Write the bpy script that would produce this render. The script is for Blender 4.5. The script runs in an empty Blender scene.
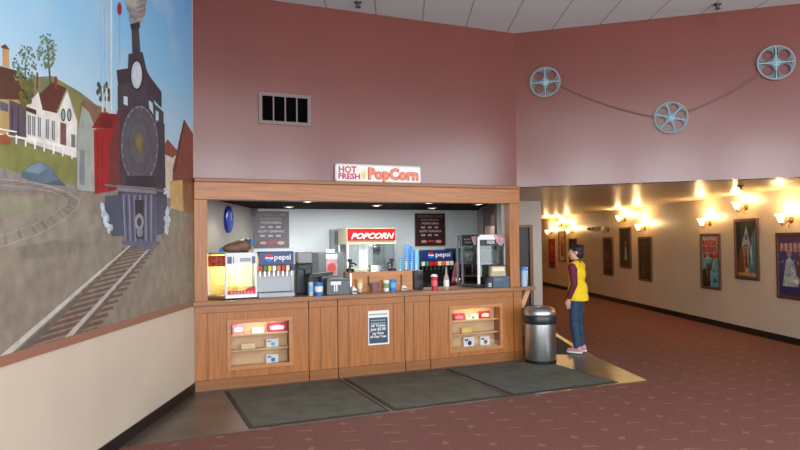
import bpy, bmesh, math, random
from math import sin, cos, pi, radians
from mathutils import Vector, Matrix
random.seed(7)
C = bpy.context.scene.collection

# ------------------------------------------------------------------ camera
F, PITCH, ROLL, EYE = 640.0, radians(1.41), radians(.73), 1.70
cp_, sp_, cr_, sr_ = cos(PITCH), sin(PITCH), cos(ROLL), sin(ROLL)
cam_d = bpy.data.cameras.new('camera'); cam = bpy.data.objects.new('camera', cam_d); C.objects.link(cam)
cam_d.sensor_width = 36; cam_d.lens = 36*F/800; cam_d.clip_end = 200
rt = Vector((cr_, sr_*sp_, -sr_*cp_)); up = Vector((sr_, -cr_*sp_, cr_*cp_)); fw = Vector((0, cp_, sp_))
m = Matrix((rt, up, -fw)).transposed().to_4x4(); m.translation = (0, 0, EYE)
cam.matrix_world = m
bpy.context.scene.camera = cam

def ray(px, py):
    u = (px-400)/F; v = (225-py)/F
    x = cr_*u+sr_*v; z = -sr_*u+cr_*v
    return Vector((x, cp_-z*sp_, sp_+z*cp_))
EY = Vector((0, 0, EYE))
def at_z(px, py, z=0):
    d = ray(px, py); return EY+d*((z-EYE)/d.z)

# wall frames: origin, angle; local x runs right, local -y faces the viewer
AC = radians(23.23); A = Vector((-2.37, 7.352, 0))         # counter front
AR = radians(-16.73); R0 = Vector((1.66, 9.088, 0))         # upper right wall
AW = radians(-86.53); W0 = Vector((6.141, 9.909, 0))        # corridor wall
XL = -2.37
CEIL = 4.645; SOFF = 2.44
FY = -2.6; WTOP = 4.35                                     # window wall behind the viewer
def loc_on(px, py, P, ang, off=0.0):
    """point where the sight line meets the vertical plane through P (angle ang) pushed back by off; returns local (x, z)"""
    d = ray(px, py); n = Vector((-sin(ang), cos(ang), 0)); u = Vector((cos(ang), sin(ang), 0))
    q = EY+d*((n.dot(P-EY)+off)/n.dot(d))
    return (q-P).dot(u), q.z
def cu(px, off=0.0, py=290): return loc_on(px, py, A, AC, off)[0]
def cz(px, py, off=0.0): return loc_on(px, py, A, AC, off)[1]
def cw(u, off, z=0):
    return A+Vector((cos(AC), sin(AC), 0))*u+Vector((-sin(AC), cos(AC), 0))*off+Vector((0, 0, z))

# ------------------------------------------------------------------ materials
def lin(c):
    return tuple((x/255/12.92 if x/255 <= .04045 else ((x/255+.055)/1.055)**2.4) for x in c)+(1,)
MATS = {}
def mat(name, rgb, rough=.5, metal=0, noise=None, emit=None, spec=.5, stretch=None, bump=0):
    """noise = (scale, amount): blotchy variation of the colour; stretch = axis scale for grain"""
    if name in MATS: return MATS[name]
    M = bpy.data.materials.new(name); M.use_nodes = True; nt = M.node_tree; b = nt.nodes['Principled BSDF']
    b.inputs['Base Color'].default_value = lin(rgb); b.inputs['Roughness'].default_value = rough
    b.inputs['Metallic'].default_value = metal; b.inputs['Specular IOR Level'].default_value = spec
    if noise:
        tc = nt.nodes.new('ShaderNodeTexCoord'); mp = nt.nodes.new('ShaderNodeMapping')
        if stretch: mp.inputs['Scale'].default_value = stretch
        n = nt.nodes.new('ShaderNodeTexNoise'); n.inputs['Scale'].default_value = noise[0]; n.inputs['Detail'].default_value = 5
        nt.links.new(tc.outputs['Object'], mp.inputs[0]); nt.links.new(mp.outputs[0], n.inputs['Vector'])
        r = nt.nodes.new('ShaderNodeValToRGB'); a = noise[1]
        r.color_ramp.elements[0].position = .3; r.color_ramp.elements[1].position = .7
        r.color_ramp.elements[0].color = lin(tuple(max(0, x*(1-a)) for x in rgb)); r.color_ramp.elements[1].color = lin(tuple(min(255, x*(1+a)) for x in rgb))
        nt.links.new(n.outputs['Fac'], r.inputs[0]); nt.links.new(r.outputs[0], b.inputs['Base Color'])
        if bump:
            bp = nt.nodes.new('ShaderNodeBump'); bp.inputs['Strength'].default_value = bump; bp.inputs['Distance'].default_value = .01
            nt.links.new(n.outputs['Fac'], bp.inputs['Height']); nt.links.new(bp.outputs[0], b.inputs['Normal'])
    if emit:
        b.inputs['Emission Color'].default_value = lin(emit[0]); b.inputs['Emission Strength'].default_value = emit[1]
    MATS[name] = M
    return M
def glass(name, tint=(235, 240, 240), mixf=.12, rough=.02):
    if name in MATS: return MATS[name]
    M = bpy.data.materials.new(name); M.use_nodes = True; nt = M.node_tree; nt.nodes.remove(nt.nodes['Principled BSDF'])
    t = nt.nodes.new('ShaderNodeBsdfTransparent'); t.inputs[0].default_value = lin(tint)
    g = nt.nodes.new('ShaderNodeBsdfGlossy'); g.inputs['Roughness'].default_value = rough
    mx = nt.nodes.new('ShaderNodeMixShader'); mx.inputs[0].default_value = mixf
    nt.links.new(t.outputs[0], mx.inputs[1]); nt.links.new(g.outputs[0], mx.inputs[2])
    nt.links.new(mx.outputs[0], nt.nodes['Material Output'].inputs[0]); MATS[name] = M
    return M
OAK = (168, 106, 54)
WOOD_V = mat('oak_upright', OAK, .36, noise=(3, .11), stretch=(16, 16, .8))
WOOD_H = mat('oak_level', OAK, .34, noise=(3, .11), stretch=(.8, 16, 16))
WOOD_D = mat('oak_dark', (144, 92, 50), .38, noise=(3, .08), stretch=(.6, 9, 9))
WOOD_P = mat('pale_board', (222, 186, 142), .5, noise=(4, .06))
WORKTOP = mat('worktop', (150, 105, 70), .3, noise=(3, .12), stretch=(.6, 8, 8))
MAUVE = mat('mauve_paint', (114, 60, 53), .2, noise=(1.2, .03), spec=.8)
BEIGE = mat('beige_paint', (208, 194, 176), .42, noise=(1.5, .02))
HALLP = mat('hall_paint', (208, 194, 174), .38, noise=(1.5, .02))
SOFFM = mat('soffit_paint', (214, 194, 160), .36, noise=(1.0, .03))
WHITEW = mat('service_wall_paint', (205, 212, 214), .45, noise=(2, .02))
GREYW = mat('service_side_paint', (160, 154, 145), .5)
CREAMW = mat('cream_wall', (222, 216, 205), .5)
BLACKB = mat('black_base', (22, 20, 20), .4)
DARKC = mat('dark_ceiling', (26, 19, 15), .85, spec=.1)
STEEL = mat('steel', (205, 207, 210), .33, 1, noise=(4, .05), stretch=(8, 8, .5))
CHROME = mat('chrome', (215, 217, 220), .15, 1)
BLACK = mat('black_plastic', (22, 23, 26), .35)
CHAR = mat('charcoal', (58, 62, 66), .45)
GREY = mat('grey_plastic', (112, 118, 120), .45)
DGREY = mat('dark_grey_plastic', (82, 88, 92), .45)
WHITE = mat('white_plastic', (236, 238, 238), .4)
PAPER = mat('paper', (240, 240, 238), .7)
RED = mat('red', (200, 28, 34), .4)
CRIM = mat('crimson', (196, 30, 78), .5)
PINK = mat('pink', (226, 140, 160), .5)
BLUE = mat('blue', (40, 130, 215), .45)
LBLUE = mat('light_blue', (120, 185, 230), .45)
NAVY = mat('navy', (24, 40, 96), .4)
YEL = mat('yellow', (238, 205, 90), .5)
CREAM = mat('cream', (240, 228, 190), .5)
GREEN = mat('green', (70, 140, 80), .5)
ORANGE = mat('orange', (226, 120, 50), .5)
BROWN = mat('brown', (110, 76, 52), .6)
FRAME = mat('poster_frame', (92, 56, 40), .35, noise=(6, .1))
BRONZE = mat('bronze', (120, 82, 44), .3, .8)
GLASS = glass('clear_glass', mixf=.05)
SKIN = mat('skin', (224, 172, 148), .55)
HAIRM = mat('dark_hair', (28, 24, 28), .6)

def grid_ceiling():
    M = bpy.data.materials.new('ceiling_tile'); M.use_nodes = True; nt = M.node_tree; b = nt.nodes['Principled BSDF']
    tc = nt.nodes.new('ShaderNodeTexCoord'); sx = nt.nodes.new('ShaderNodeSeparateXYZ'); nt.links.new(tc.outputs['Object'], sx.inputs[0])
    def line(out, size, off, w):
        a = nt.nodes.new('ShaderNodeMath'); a.operation = 'ADD'; a.inputs[1].default_value = off; nt.links.new(out, a.inputs[0])
        d = nt.nodes.new('ShaderNodeMath'); d.operation = 'DIVIDE'; d.inputs[1].default_value = size; nt.links.new(a.outputs[0], d.inputs[0])
        f = nt.nodes.new('ShaderNodeMath'); f.operation = 'FRACT'; nt.links.new(d.outputs[0], f.inputs[0])
        l = nt.nodes.new('ShaderNodeMath'); l.operation = 'LESS_THAN'; l.inputs[1].default_value = w/size; nt.links.new(f.outputs[0], l.inputs[0])
        return l.outputs[0]
    a = line(sx.outputs[0], .612, 50*.612-.325, .02); c = line(sx.outputs[1], 1.22, 12.2-8.25, .02)
    def mix(fac, c0, c1):
        r = nt.nodes.new('ShaderNodeMix'); r.data_type = 'RGBA'
        nt.links.new(fac, r.inputs['Factor'])
        for k, cc in (('A', c0), ('B', c1)):
            i = [q for q in r.inputs if q.name == k and q.type == 'RGBA'][0]
            if isinstance(cc, tuple): i.default_value = cc
            else: nt.links.new(cc, i)
        return [q for q in r.outputs if q.type == 'RGBA'][0]
    o1 = mix(c, lin((198, 204, 204)), lin((186, 191, 190))); o2 = mix(a, o1, lin((150, 152, 150)))
    nt.links.new(o2, b.inputs['Base Color']); b.inputs['Roughness'].default_value = .85
    return M

def carpet():
    M = bpy.data.materials.new('patterned_carpet'); M.use_nodes = True; nt = M.node_tree; b = nt.nodes['Principled BSDF']
    N = nt.nodes.new; L = nt.links.new
    tc = N('ShaderNodeTexCoord'); mp = N('ShaderNodeMapping'); mp.inputs['Scale'].default_value = (2.5, 4.2, 1); mp.inputs['Rotation'].default_value = (0, 0, .2)
    L(tc.outputs['Object'], mp.inputs[0]); sx = N('ShaderNodeSeparateXYZ'); L(mp.outputs[0], sx.inputs[0])
    def mth(op, a, bb=None):
        n = N('ShaderNodeMath'); n.operation = op
        for i, v in ((0, a), (1, bb)):
            if v is None: continue
            if isinstance(v, (int, float)): n.inputs[i].default_value = v
            else: L(v, n.inputs[i])
        return n.outputs[0]
    row = mth('FLOOR', sx.outputs[1]); sh = mth('MULTIPLY', row, .37); x = mth('ADD', sx.outputs[0], sh)
    cxf = mth('FLOOR', x); fx = mth('SUBTRACT', mth('FRACT', x), .5); fy = mth('SUBTRACT', mth('FRACT', sx.outputs[1]), .5)
    cmb = N('ShaderNodeCombineXYZ'); L(cxf, cmb.inputs[0]); L(row, cmb.inputs[1])
    wn = N('ShaderNodeTexWhiteNoise'); L(cmb.outputs[0], wn.inputs['Vector'])
    n2 = N('ShaderNodeTexNoise'); n2.inputs['Scale'].default_value = 14; L(tc.outputs['Object'], n2.inputs['Vector'])
    wob = mth('MULTIPLY', mth('SUBTRACT', n2.outputs['Fac'], .5), .35)
    slope = mth('MULTIPLY', mth('SUBTRACT', wn.outputs['Value'], .5), 1.2)
    yy = mth('ADD', mth('ADD', fy, mth('MULTIPLY', fx, slope)), wob)
    big = mth('GREATER_THAN', wn.outputs['Value'], .55)
    lim = mth('ADD', .17, mth('MULTIPLY', big, -.1)); limy = mth('ADD', .06, mth('MULTIPLY', big, .08))
    m1 = mth('LESS_THAN', mth('ABSOLUTE', fx), lim); m2 = mth('LESS_THAN', mth('ABSOLUTE', yy), limy)
    mask = mth('MULTIPLY', m1, m2)
    n3 = N('ShaderNodeTexNoise'); n3.inputs['Scale'].default_value = 60; n3.inputs['Detail'].default_value = 4; L(tc.outputs['Object'], n3.inputs['Vector'])
    r = N('ShaderNodeValToRGB'); r.color_ramp.elements[0].color = lin((104, 64, 58)); r.color_ramp.elements[1].color = lin((130, 84, 77))
    r.color_ramp.elements[0].position = .35; r.color_ramp.elements[1].position = .65; L(n3.outputs['Fac'], r.inputs[0])
    mx = N('ShaderNodeMix'); mx.data_type = 'RGBA'; L(mth('MULTIPLY', mask, .34), mx.inputs['Factor'])
    ia = [q for q in mx.inputs if q.name == 'A' and q.type == 'RGBA'][0]; ib = [q for q in mx.inputs if q.name == 'B' and q.type == 'RGBA'][0]
    L(r.outputs[0], ia); ib.default_value = lin((172, 138, 114))
    L([q for q in mx.outputs if q.type == 'RGBA'][0], b.inputs['Base Color']); b.inputs['Roughness'].default_value = .8
    b.inputs['Specular IOR Level'].default_value = .25
    return M

# ------------------------------------------------------------------ mesh builder
class MB:
    def __init__(s): s.bm = bmesh.new(); s.mi = 0
    def _fin(s, faces):
        for f in faces: f.material_index = s.mi
    def box(s, x0, x1, y0, y1, z0, z1):
        v = [s.bm.verts.new((x, y, z)) for z in (z0, z1) for y in (y0, y1) for x in (x0, x1)]
        for q in ((0, 2, 3, 1), (4, 5, 7, 6), (0, 1, 5, 4), (2, 6, 7, 3), (0, 4, 6, 2), (1, 3, 7, 5)):
            s._fin([s.bm.faces.new([v[i] for i in q])])
        return s
    def prism(s, poly, y0, y1):
        """poly in local x,z, pushed from y0 to y1"""
        a = [s.bm.verts.new((x, y0, z)) for x, z in poly]; b = [s.bm.verts.new((x, y1, z)) for x, z in poly]
        n = len(poly); fs = [s.bm.faces.new(a), s.bm.faces.new(b[::-1])]
        for i in range(n): fs.append(s.bm.faces.new((a[i], b[i], b[(i+1) % n], a[(i+1) % n])))
        s._fin(fs); return s
    def slab(s, poly, z0, z1):
        a = [s.bm.verts.new((x, y, z0)) for x, y in poly]; b = [s.bm.verts.new((x, y, z1)) for x, y in poly]
        n = len(poly); fs = [s.bm.faces.new(a[::-1]), s.bm.faces.new(b)]
        for i in range(n): fs.append(s.bm.faces.new((a[i], a[(i+1) % n], b[(i+1) % n], b[i])))
        s._fin(fs); return s
    def lathe(s, prof, cx=0, cy=0, n=24, axis='z', c=0, cap=True):
        """prof = (r, h) list"""
        rings = []
        for r, h in prof:
            if r < 1e-6: rings.append([s.bm.verts.new(s._ax(cx, cy, c, 0, 0, h, axis))]); continue
            rings.append([s.bm.verts.new(s._ax(cx, cy, c, r*cos(2*pi*i/n), r*sin(2*pi*i/n), h, axis)) for i in range(n)])
        for a, b in zip(rings, rings[1:]):
            for i in range(n):
                j = (i+1) % n
                if len(a) == 1 and len(b) == 1: continue
                q = [a[0], b[j], b[i]] if len(a) == 1 else [a[i], a[j], b[0]] if len(b) == 1 else [a[i], a[j], b[j], b[i]]
                s._fin([s.bm.faces.new(q)])
        for rr, flip in ((rings[0], True), (rings[-1], False)):
            if len(rr) > 2 and cap: s._fin([s.bm.faces.new(rr[::-1] if flip else rr)])
        return s
    def _ax(s, cx, cy, cz_, a, b, h, axis):
        if axis == 'z': return (cx+a, cy+b, cz_+h)
        if axis == 'y': return (cx+a, cy+h, cz_+b)
        return (cx+h, cy+a, cz_+b)
    def cyl(s, x, y, z0, z1, r, n=20, r1=None): return s.lathe([(r, z0), (r if r1 is None else r1, z1)], x, y, n)
    def tube(s, pts, r, n=8):
        pts = [Vector(p) for p in pts]; rad = r if isinstance(r, (list, tuple)) else [r]*len(pts); rings = []
        for i, p in enumerate(pts):
            d = (pts[min(i+1, len(pts)-1)]-pts[max(i-1, 0)]).normalized()
            a = d.orthogonal().normalized() if i == 0 else (pa-d*pa.dot(d)).normalized()
            pa = a; b = d.cross(a)
            rings.append([s.bm.verts.new(p+(a*cos(2*pi*k/n)+b*sin(2*pi*k/n))*rad[i]) for k in range(n)])
        for a, b in zip(rings, rings[1:]):
            for k in range(n): s._fin([s.bm.faces.new((a[k], a[(k+1) % n], b[(k+1) % n], b[k]))])
        s._fin([s.bm.faces.new(rings[0][::-1]), s.bm.faces.new(rings[-1])]); return s
    def ball(s, c, r, sc=(1, 1, 1), seg=16):
        mt = Matrix.Translation(c) @ Matrix.Diagonal((sc[0], sc[1], sc[2], 1))
        g = bmesh.ops.create_uvsphere(s.bm, u_segments=seg, v_segments=max(6, seg//2), radius=r, matrix=mt)
        fs = {f for v in g['verts'] for f in v.link_faces}; s._fin(fs); return s
    def quad(s, pts): s._fin([s.bm.faces.new([s.bm.verts.new(p) for p in pts])]); return s
    def capsule(s, a, b, ra, rb, n=14):
        s.ball(a, ra, seg=n); s.ball(b, rb, seg=n); s.tube([a, b], [ra, rb], n); return s
    def holed(s, outer, holes, y0, y1):
        """plate in local x,z with holes"""
        for loop in [outer]+holes: pass
        bm2 = bmesh.new(); es = []
        for loop in [outer]+holes:
            vs = [bm2.verts.new((x, y0, z)) for x, z in loop]
            es += [bm2.edges.new((vs[i], vs[(i+1) % len(vs)])) for i in range(len(vs))]
        bmesh.ops.triangle_fill(bm2, use_beauty=True, use_dissolve=False, edges=es)
        g = bmesh.ops.extrude_face_region(bm2, geom=bm2.faces[:])
        bmesh.ops.translate(bm2, vec=(0, y1-y0, 0), verts=[q for q in g['geom'] if isinstance(q, bmesh.types.BMVert)])
        bmesh.ops.recalc_face_normals(bm2, faces=bm2.faces[:])
        mm = bpy.data.meshes.new('t'); bm2.to_mesh(mm); bm2.free()
        k = len(s.bm.faces); s.bm.from_mesh(mm); bpy.data.meshes.remove(mm); s.bm.faces.ensure_lookup_table()
        s._fin(s.bm.faces[k:]); return s
    def build(s, name, mats, parent=None, smooth=False, bevel=0, recalc=True, auto=None):
        if recalc: bmesh.ops.recalc_face_normals(s.bm, faces=s.bm.faces[:])
        me = bpy.data.meshes.new(name); s.bm.to_mesh(me); s.bm.free()
        for mm in (mats if isinstance(mats, (list, tuple)) else [mats]): me.materials.append(mm)
        o = bpy.data.objects.new(name, me); C.objects.link(o)
        if parent: o.parent = parent
        if smooth:
            for p in me.polygons: p.use_smooth = True
            if smooth != 'all':
                try: me.set_sharp_from_angle(angle=radians(40))
                except Exception: pass
        if bevel:
            b = o.modifiers.new('bevel', 'BEVEL'); b.width = bevel; b.segments = 2; b.limit_method = 'ANGLE'
        return o
def tag(o, label, cat, group=None, kind=None):
    if label: o['label'] = label
    if cat: o['category'] = cat
    if group: o['group'] = group
    if kind: o['kind'] = kind
    return o
def thing(name, label, cat, loc=(0, 0, 0), rz=0, group=None):
    o = bpy.data.objects.new(name, None); C.objects.link(o); o.location = loc; o.rotation_euler = (0, 0, rz); o.empty_display_size = .1
    return tag(o, label, cat, group)
def place(o, loc, rz=0): o.location = loc; o.rotation_euler = (0, 0, rz); return o
def struct(o): o['kind'] = 'structure'; return o
def text(name, s, size, mt, parent, x, y, z, w=None, shear=0, bold=0, ext=.001, align='CENTER', label=None):
    """upright lettering facing local -y, centred on x, baseline z; squeezed to width w"""
    cv = bpy.data.curves.new('t', 'FONT'); cv.body = s; cv.size = size; cv.align_x = align; cv.shear = shear; cv.offset = bold; cv.extrude = ext
    cv.resolution_u = 2
    t = bpy.data.objects.new('t', cv); C.objects.link(t)
    dg = bpy.context.evaluated_depsgraph_get(); me = bpy.data.meshes.new_from_object(t.evaluated_get(dg))
    bpy.data.objects.remove(t)
    k = 1
    if w:
        xs = [v.co.x for v in me.vertices]; k = w/max(1e-6, max(xs)-min(xs))
    me.transform(Matrix.Diagonal((k, 1, 1, 1))); me.transform(Matrix.Rotation(pi/2, 4, 'X')); me.transform(Matrix.Translation((x, y, z)))
    me.materials.clear(); me.materials.append(mt); me.name = name
    o = bpy.data.objects.new(name, me); C.objects.link(o); o.parent = parent
    return o
def rect(x0, x1, z0, z1): return [(x0, z0), (x1, z0), (x1, z1), (x0, z1)]
def circ(x, z, r, n=24, rz=None): return [(x+r*cos(2*pi*i/n), z+(rz or r)*sin(2*pi*i/n)) for i in range(n)]
def rrect(x0, x1, z0, z1, r, n=5):
    P = []
    for cx, cz2, a0 in ((x1-r, z0+r, -90), (x1-r, z1-r, 0), (x0+r, z1-r, 90), (x0+r, z0+r, 180)):
        P += [(cx+r*cos(radians(a0+90*i/n)), cz2+r*sin(radians(a0+90*i/n))) for i in range(n+1)]
    return P

# ------------------------------------------------------------------ setting
def dirv(a): return Vector((cos(a), sin(a), 0))
UE = cu(520, 0, 250)                                       # right end of the counter front
BACK = 2.75
backL = Vector((XL, A.y+BACK/cos(AC), 0))
XR = 1.45                                                  # right inside wall of the service area
backR_y = backL.y+(XR-XL)*math.tan(AC)
f = struct(MB().slab([(-6, -5), (9, -5), (9, 30), (-6, 30)], -.1, 0).build('floor', carpet()))
# hard dark floor before the counter
TILE = mat('dark_tile', (78, 68, 60), .3, noise=(2.5, .2), spec=.5)
q0 = Vector((XL, A.y, 0)); vT = 1.80
frontv = dirv(AC-pi/2)
l0 = A+frontv*vT; l0 = Vector((XL, l0.y-(l0.x-XL)*math.tan(AC), 0))
r0 = at_z(646, 380)
struct(MB().slab([(XL, A.y+.6), (l0.x, l0.y), (r0.x, r0.y-.03), (2.78, 9.2), (2.78, 12.5), (XR, 12.5)], .0, .004).build('floor_tile', TILE))
struct(MB().slab([(XL, A.y+.5), (XR, backR_y-2.4), (XR, backR_y), (XL, backL.y)], .004, .008).build('floor_panel', mat('service_floor', (90, 88, 84), .5)))
# left wall
struct(MB().box(XL-.15, XL, 1.4, 7.36, 0, CEIL).box(XL-.15, XL, FY-.15, -2.2, 0, CEIL).box(XL-.15, XL, -2.2, 1.4, 0, .25).box(XL-.15, XL, -2.2, 1.4, 3.6, CEIL).build('wall_left', BEIGE))
struct(MB().box(XL-.15, XL, 7.36, backL.y+.2, 0, 2.6).build('wall_inner', GREYW))
struct(MB().box(XL, XL+.012, 1.4, 7.34, 0, .11).build('baseboard_left', BLACKB))
struct(MB().box(XL, XL+.01, 2.6, 7.338, .985, 1.05).build('trim_left', mat('mural_border', (150, 106, 88), .5)))
# wall over the counter and right upper wall
def wall_seg(name, P, ang, x0, x1, y0, y1, z0, z1, mt, bevel=0):
    o = MB().box(x0, x1, y0, y1, z0, z1).build(name, mt, bevel=bevel); place(o, P, ang); return struct(o)
xC = (R0-A).dot(dirv(AC))
wall_seg('wall_back', A, AC, -.02, xC+.06, 0, .18, 2.40, CEIL, MAUVE)
wall_seg('wall_right', R0, AR, 0, 6.5, 0, .15, SOFF, CEIL, MAUVE)
# header and posts
hd = wall_seg('trim_1', A, AC, 0, cu(519.5, -.05, 195), -.05, .16, 2.205, 2.42, WOOD_H, .004)
wall_seg('trim_2', A, AC, 0, cu(520.5, -.085, 190), -.085, .17, 2.405, 2.452, WOOD_D, .008)
xl = cu(207.5, -.03, 250); x0r, x1r = cu(510, -.03, 250), cu(519.5, -.03, 250)
wall_seg('trim_3', A, AC, 0.0, xl, -.03, .15, 1.03, 2.205, WOOD_V, .004)
wall_seg('trim_4', A, AC, x0r, x1r, -.03, .075, 1.03, 2.205, WOOD_V, .004)
# service area shell
struct(place(MB().box(0, 4.22, 0, .12, 0, 2.6).build('wall_service', WHITEW), backL, AC))
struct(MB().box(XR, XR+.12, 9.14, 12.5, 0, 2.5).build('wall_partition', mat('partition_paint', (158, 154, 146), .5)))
struct(MB().slab([(XL, A.y+.05), (XR+.1, A.y+.1+(XR-XL)*math.tan(AC)), (XR+.1, backR_y+.1), (XL, backL.y+.1)], 2.25, 2.33).build('ceiling_service', DARKC))
# recess wall with the door
dx0, dx1 = 1.95, (532.5-400)/640*12.5
struct(MB().box(XR+.12, dx0, 12.5, 12.62, 0, SOFF).box(dx1, 2.76, 12.5, 12.62, 0, SOFF).box(dx0, dx1, 12.5, 12.62, 1.98, SOFF).build('wall_recess', CREAMW))
struct(MB().box(2.64, 2.76, 12.62, 26, 0, SOFF).build('wall_hall', HALLP))
dr = struct(MB().box(dx0+.05, dx1-.06, 12.56, 12.60, .01, 1.93).build('door_1', mat('dark_door', (46, 34, 32), .4, noise=(3, .1), stretch=(8, 8, .6))))
dfm = MB().box(dx0, dx0+.05, 12.485, 12.62, 0, 1.98).box(dx1-.06, dx1, 12.485, 12.62, 0, 1.98).box(dx0+.05, dx1-.06, 12.485, 12.62, 1.93, 1.98).build('door_frame', WOOD_D); struct(dfm)
hnd = MB().box(dx1-.13, dx1-.11, 12.52, 12.54, .9, 1.15).box(dx1-.13, dx1-.11, 12.54, 12.562, .92, .95).box(dx1-.13, dx1-.11, 12.54, 12.562, 1.10, 1.13).build('handle', CHROME, dr)
# hall wall, baseboard, end and soffit
wall_seg('wall_corridor', W0, AW, -16, 4.2, 0, .15, 0, 2.52, HALLP)
wall_seg('baseboard_corridor', W0, AW, -16, 4.2, -.014, 0, 0, .11, BLACKB)
struct(MB().box(2.6, 6, 25.2, 25.35, 0, 2.5).build('wall_end', mat('hall_end_paint', (150, 104, 66), .5)))
e1 = R0+dirv(AR)*6.4
struct(MB().slab([(XR+.1, 9.15), (R0.x+.02, R0.y+.02), (e1.x, e1.y+.02), (e1.x, 25.3), (XR+.1, 25.3)], SOFF, SOFF+.08).build('ceiling_hall', SOFFM))
struct(MB().slab([(-2.6, -2.8), (8.2, -2.8), (8.2, 10), (-2.6, 10)], CEIL, CEIL+.1).build('ceiling', grid_ceiling()))
# the lobby behind the viewer: three glazed walls
wx = [-1.9, .1, .5, 2.5, 2.9, 4.9, 5.3, 7.3]
fwall = MB().box(XL, 8, FY-.15, FY, 0, .25).box(XL, 8, FY-.15, FY, WTOP, CEIL)
for a, b in ((XL, wx[0]), (wx[1], wx[2]), (wx[3], wx[4]), (wx[5], wx[6]), (wx[7], 8)): fwall.box(a, b, FY-.15, FY, .25, WTOP)
struct(fwall.build('wall_front', BEIGE))
def window(n, P, ang, w, z0, z1):
    fr = MB().box(0, .06, .02, .12, z0, z1).box(w-.06, w, .02, .12, z0, z1).box(.06, w-.06, .02, .12, z0, z0+.06).box(.06, w-.06, .02, .12, z1-.06, z1).box(w/2-.03, w/2+.03, .02, .12, z0+.06, z1-.06).build('window_%d' % n, BLACKB)
    struct(place(fr, P, ang)); MB().box(.06, w-.06, .06, .07, z0+.06, z1-.06).build('pane', GLASS, fr)
for k in range(4): window(k+1, (wx[2*k+1], FY, 0), pi, wx[2*k+1]-wx[2*k], .25, WTOP)
struct(MB().box(8, 8.15, FY-.15, -2.0, 0, CEIL).box(8, 8.15, 4.4, 8.5, 0, CEIL).box(8, 8.15, -2.0, 4.4, 0, .25).box(8, 8.15, -2.0, 4.4, WTOP, CEIL).build('wall_side', BEIGE))
window(5, (8, 4.4, 0), -pi/2, 3.2, .25, WTOP); window(6, (8, 1.2, 0), -pi/2, 3.2, .25, WTOP)
window(7, (XL, -2.2, 0), pi/2, 3.6, .25, 3.6)

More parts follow.
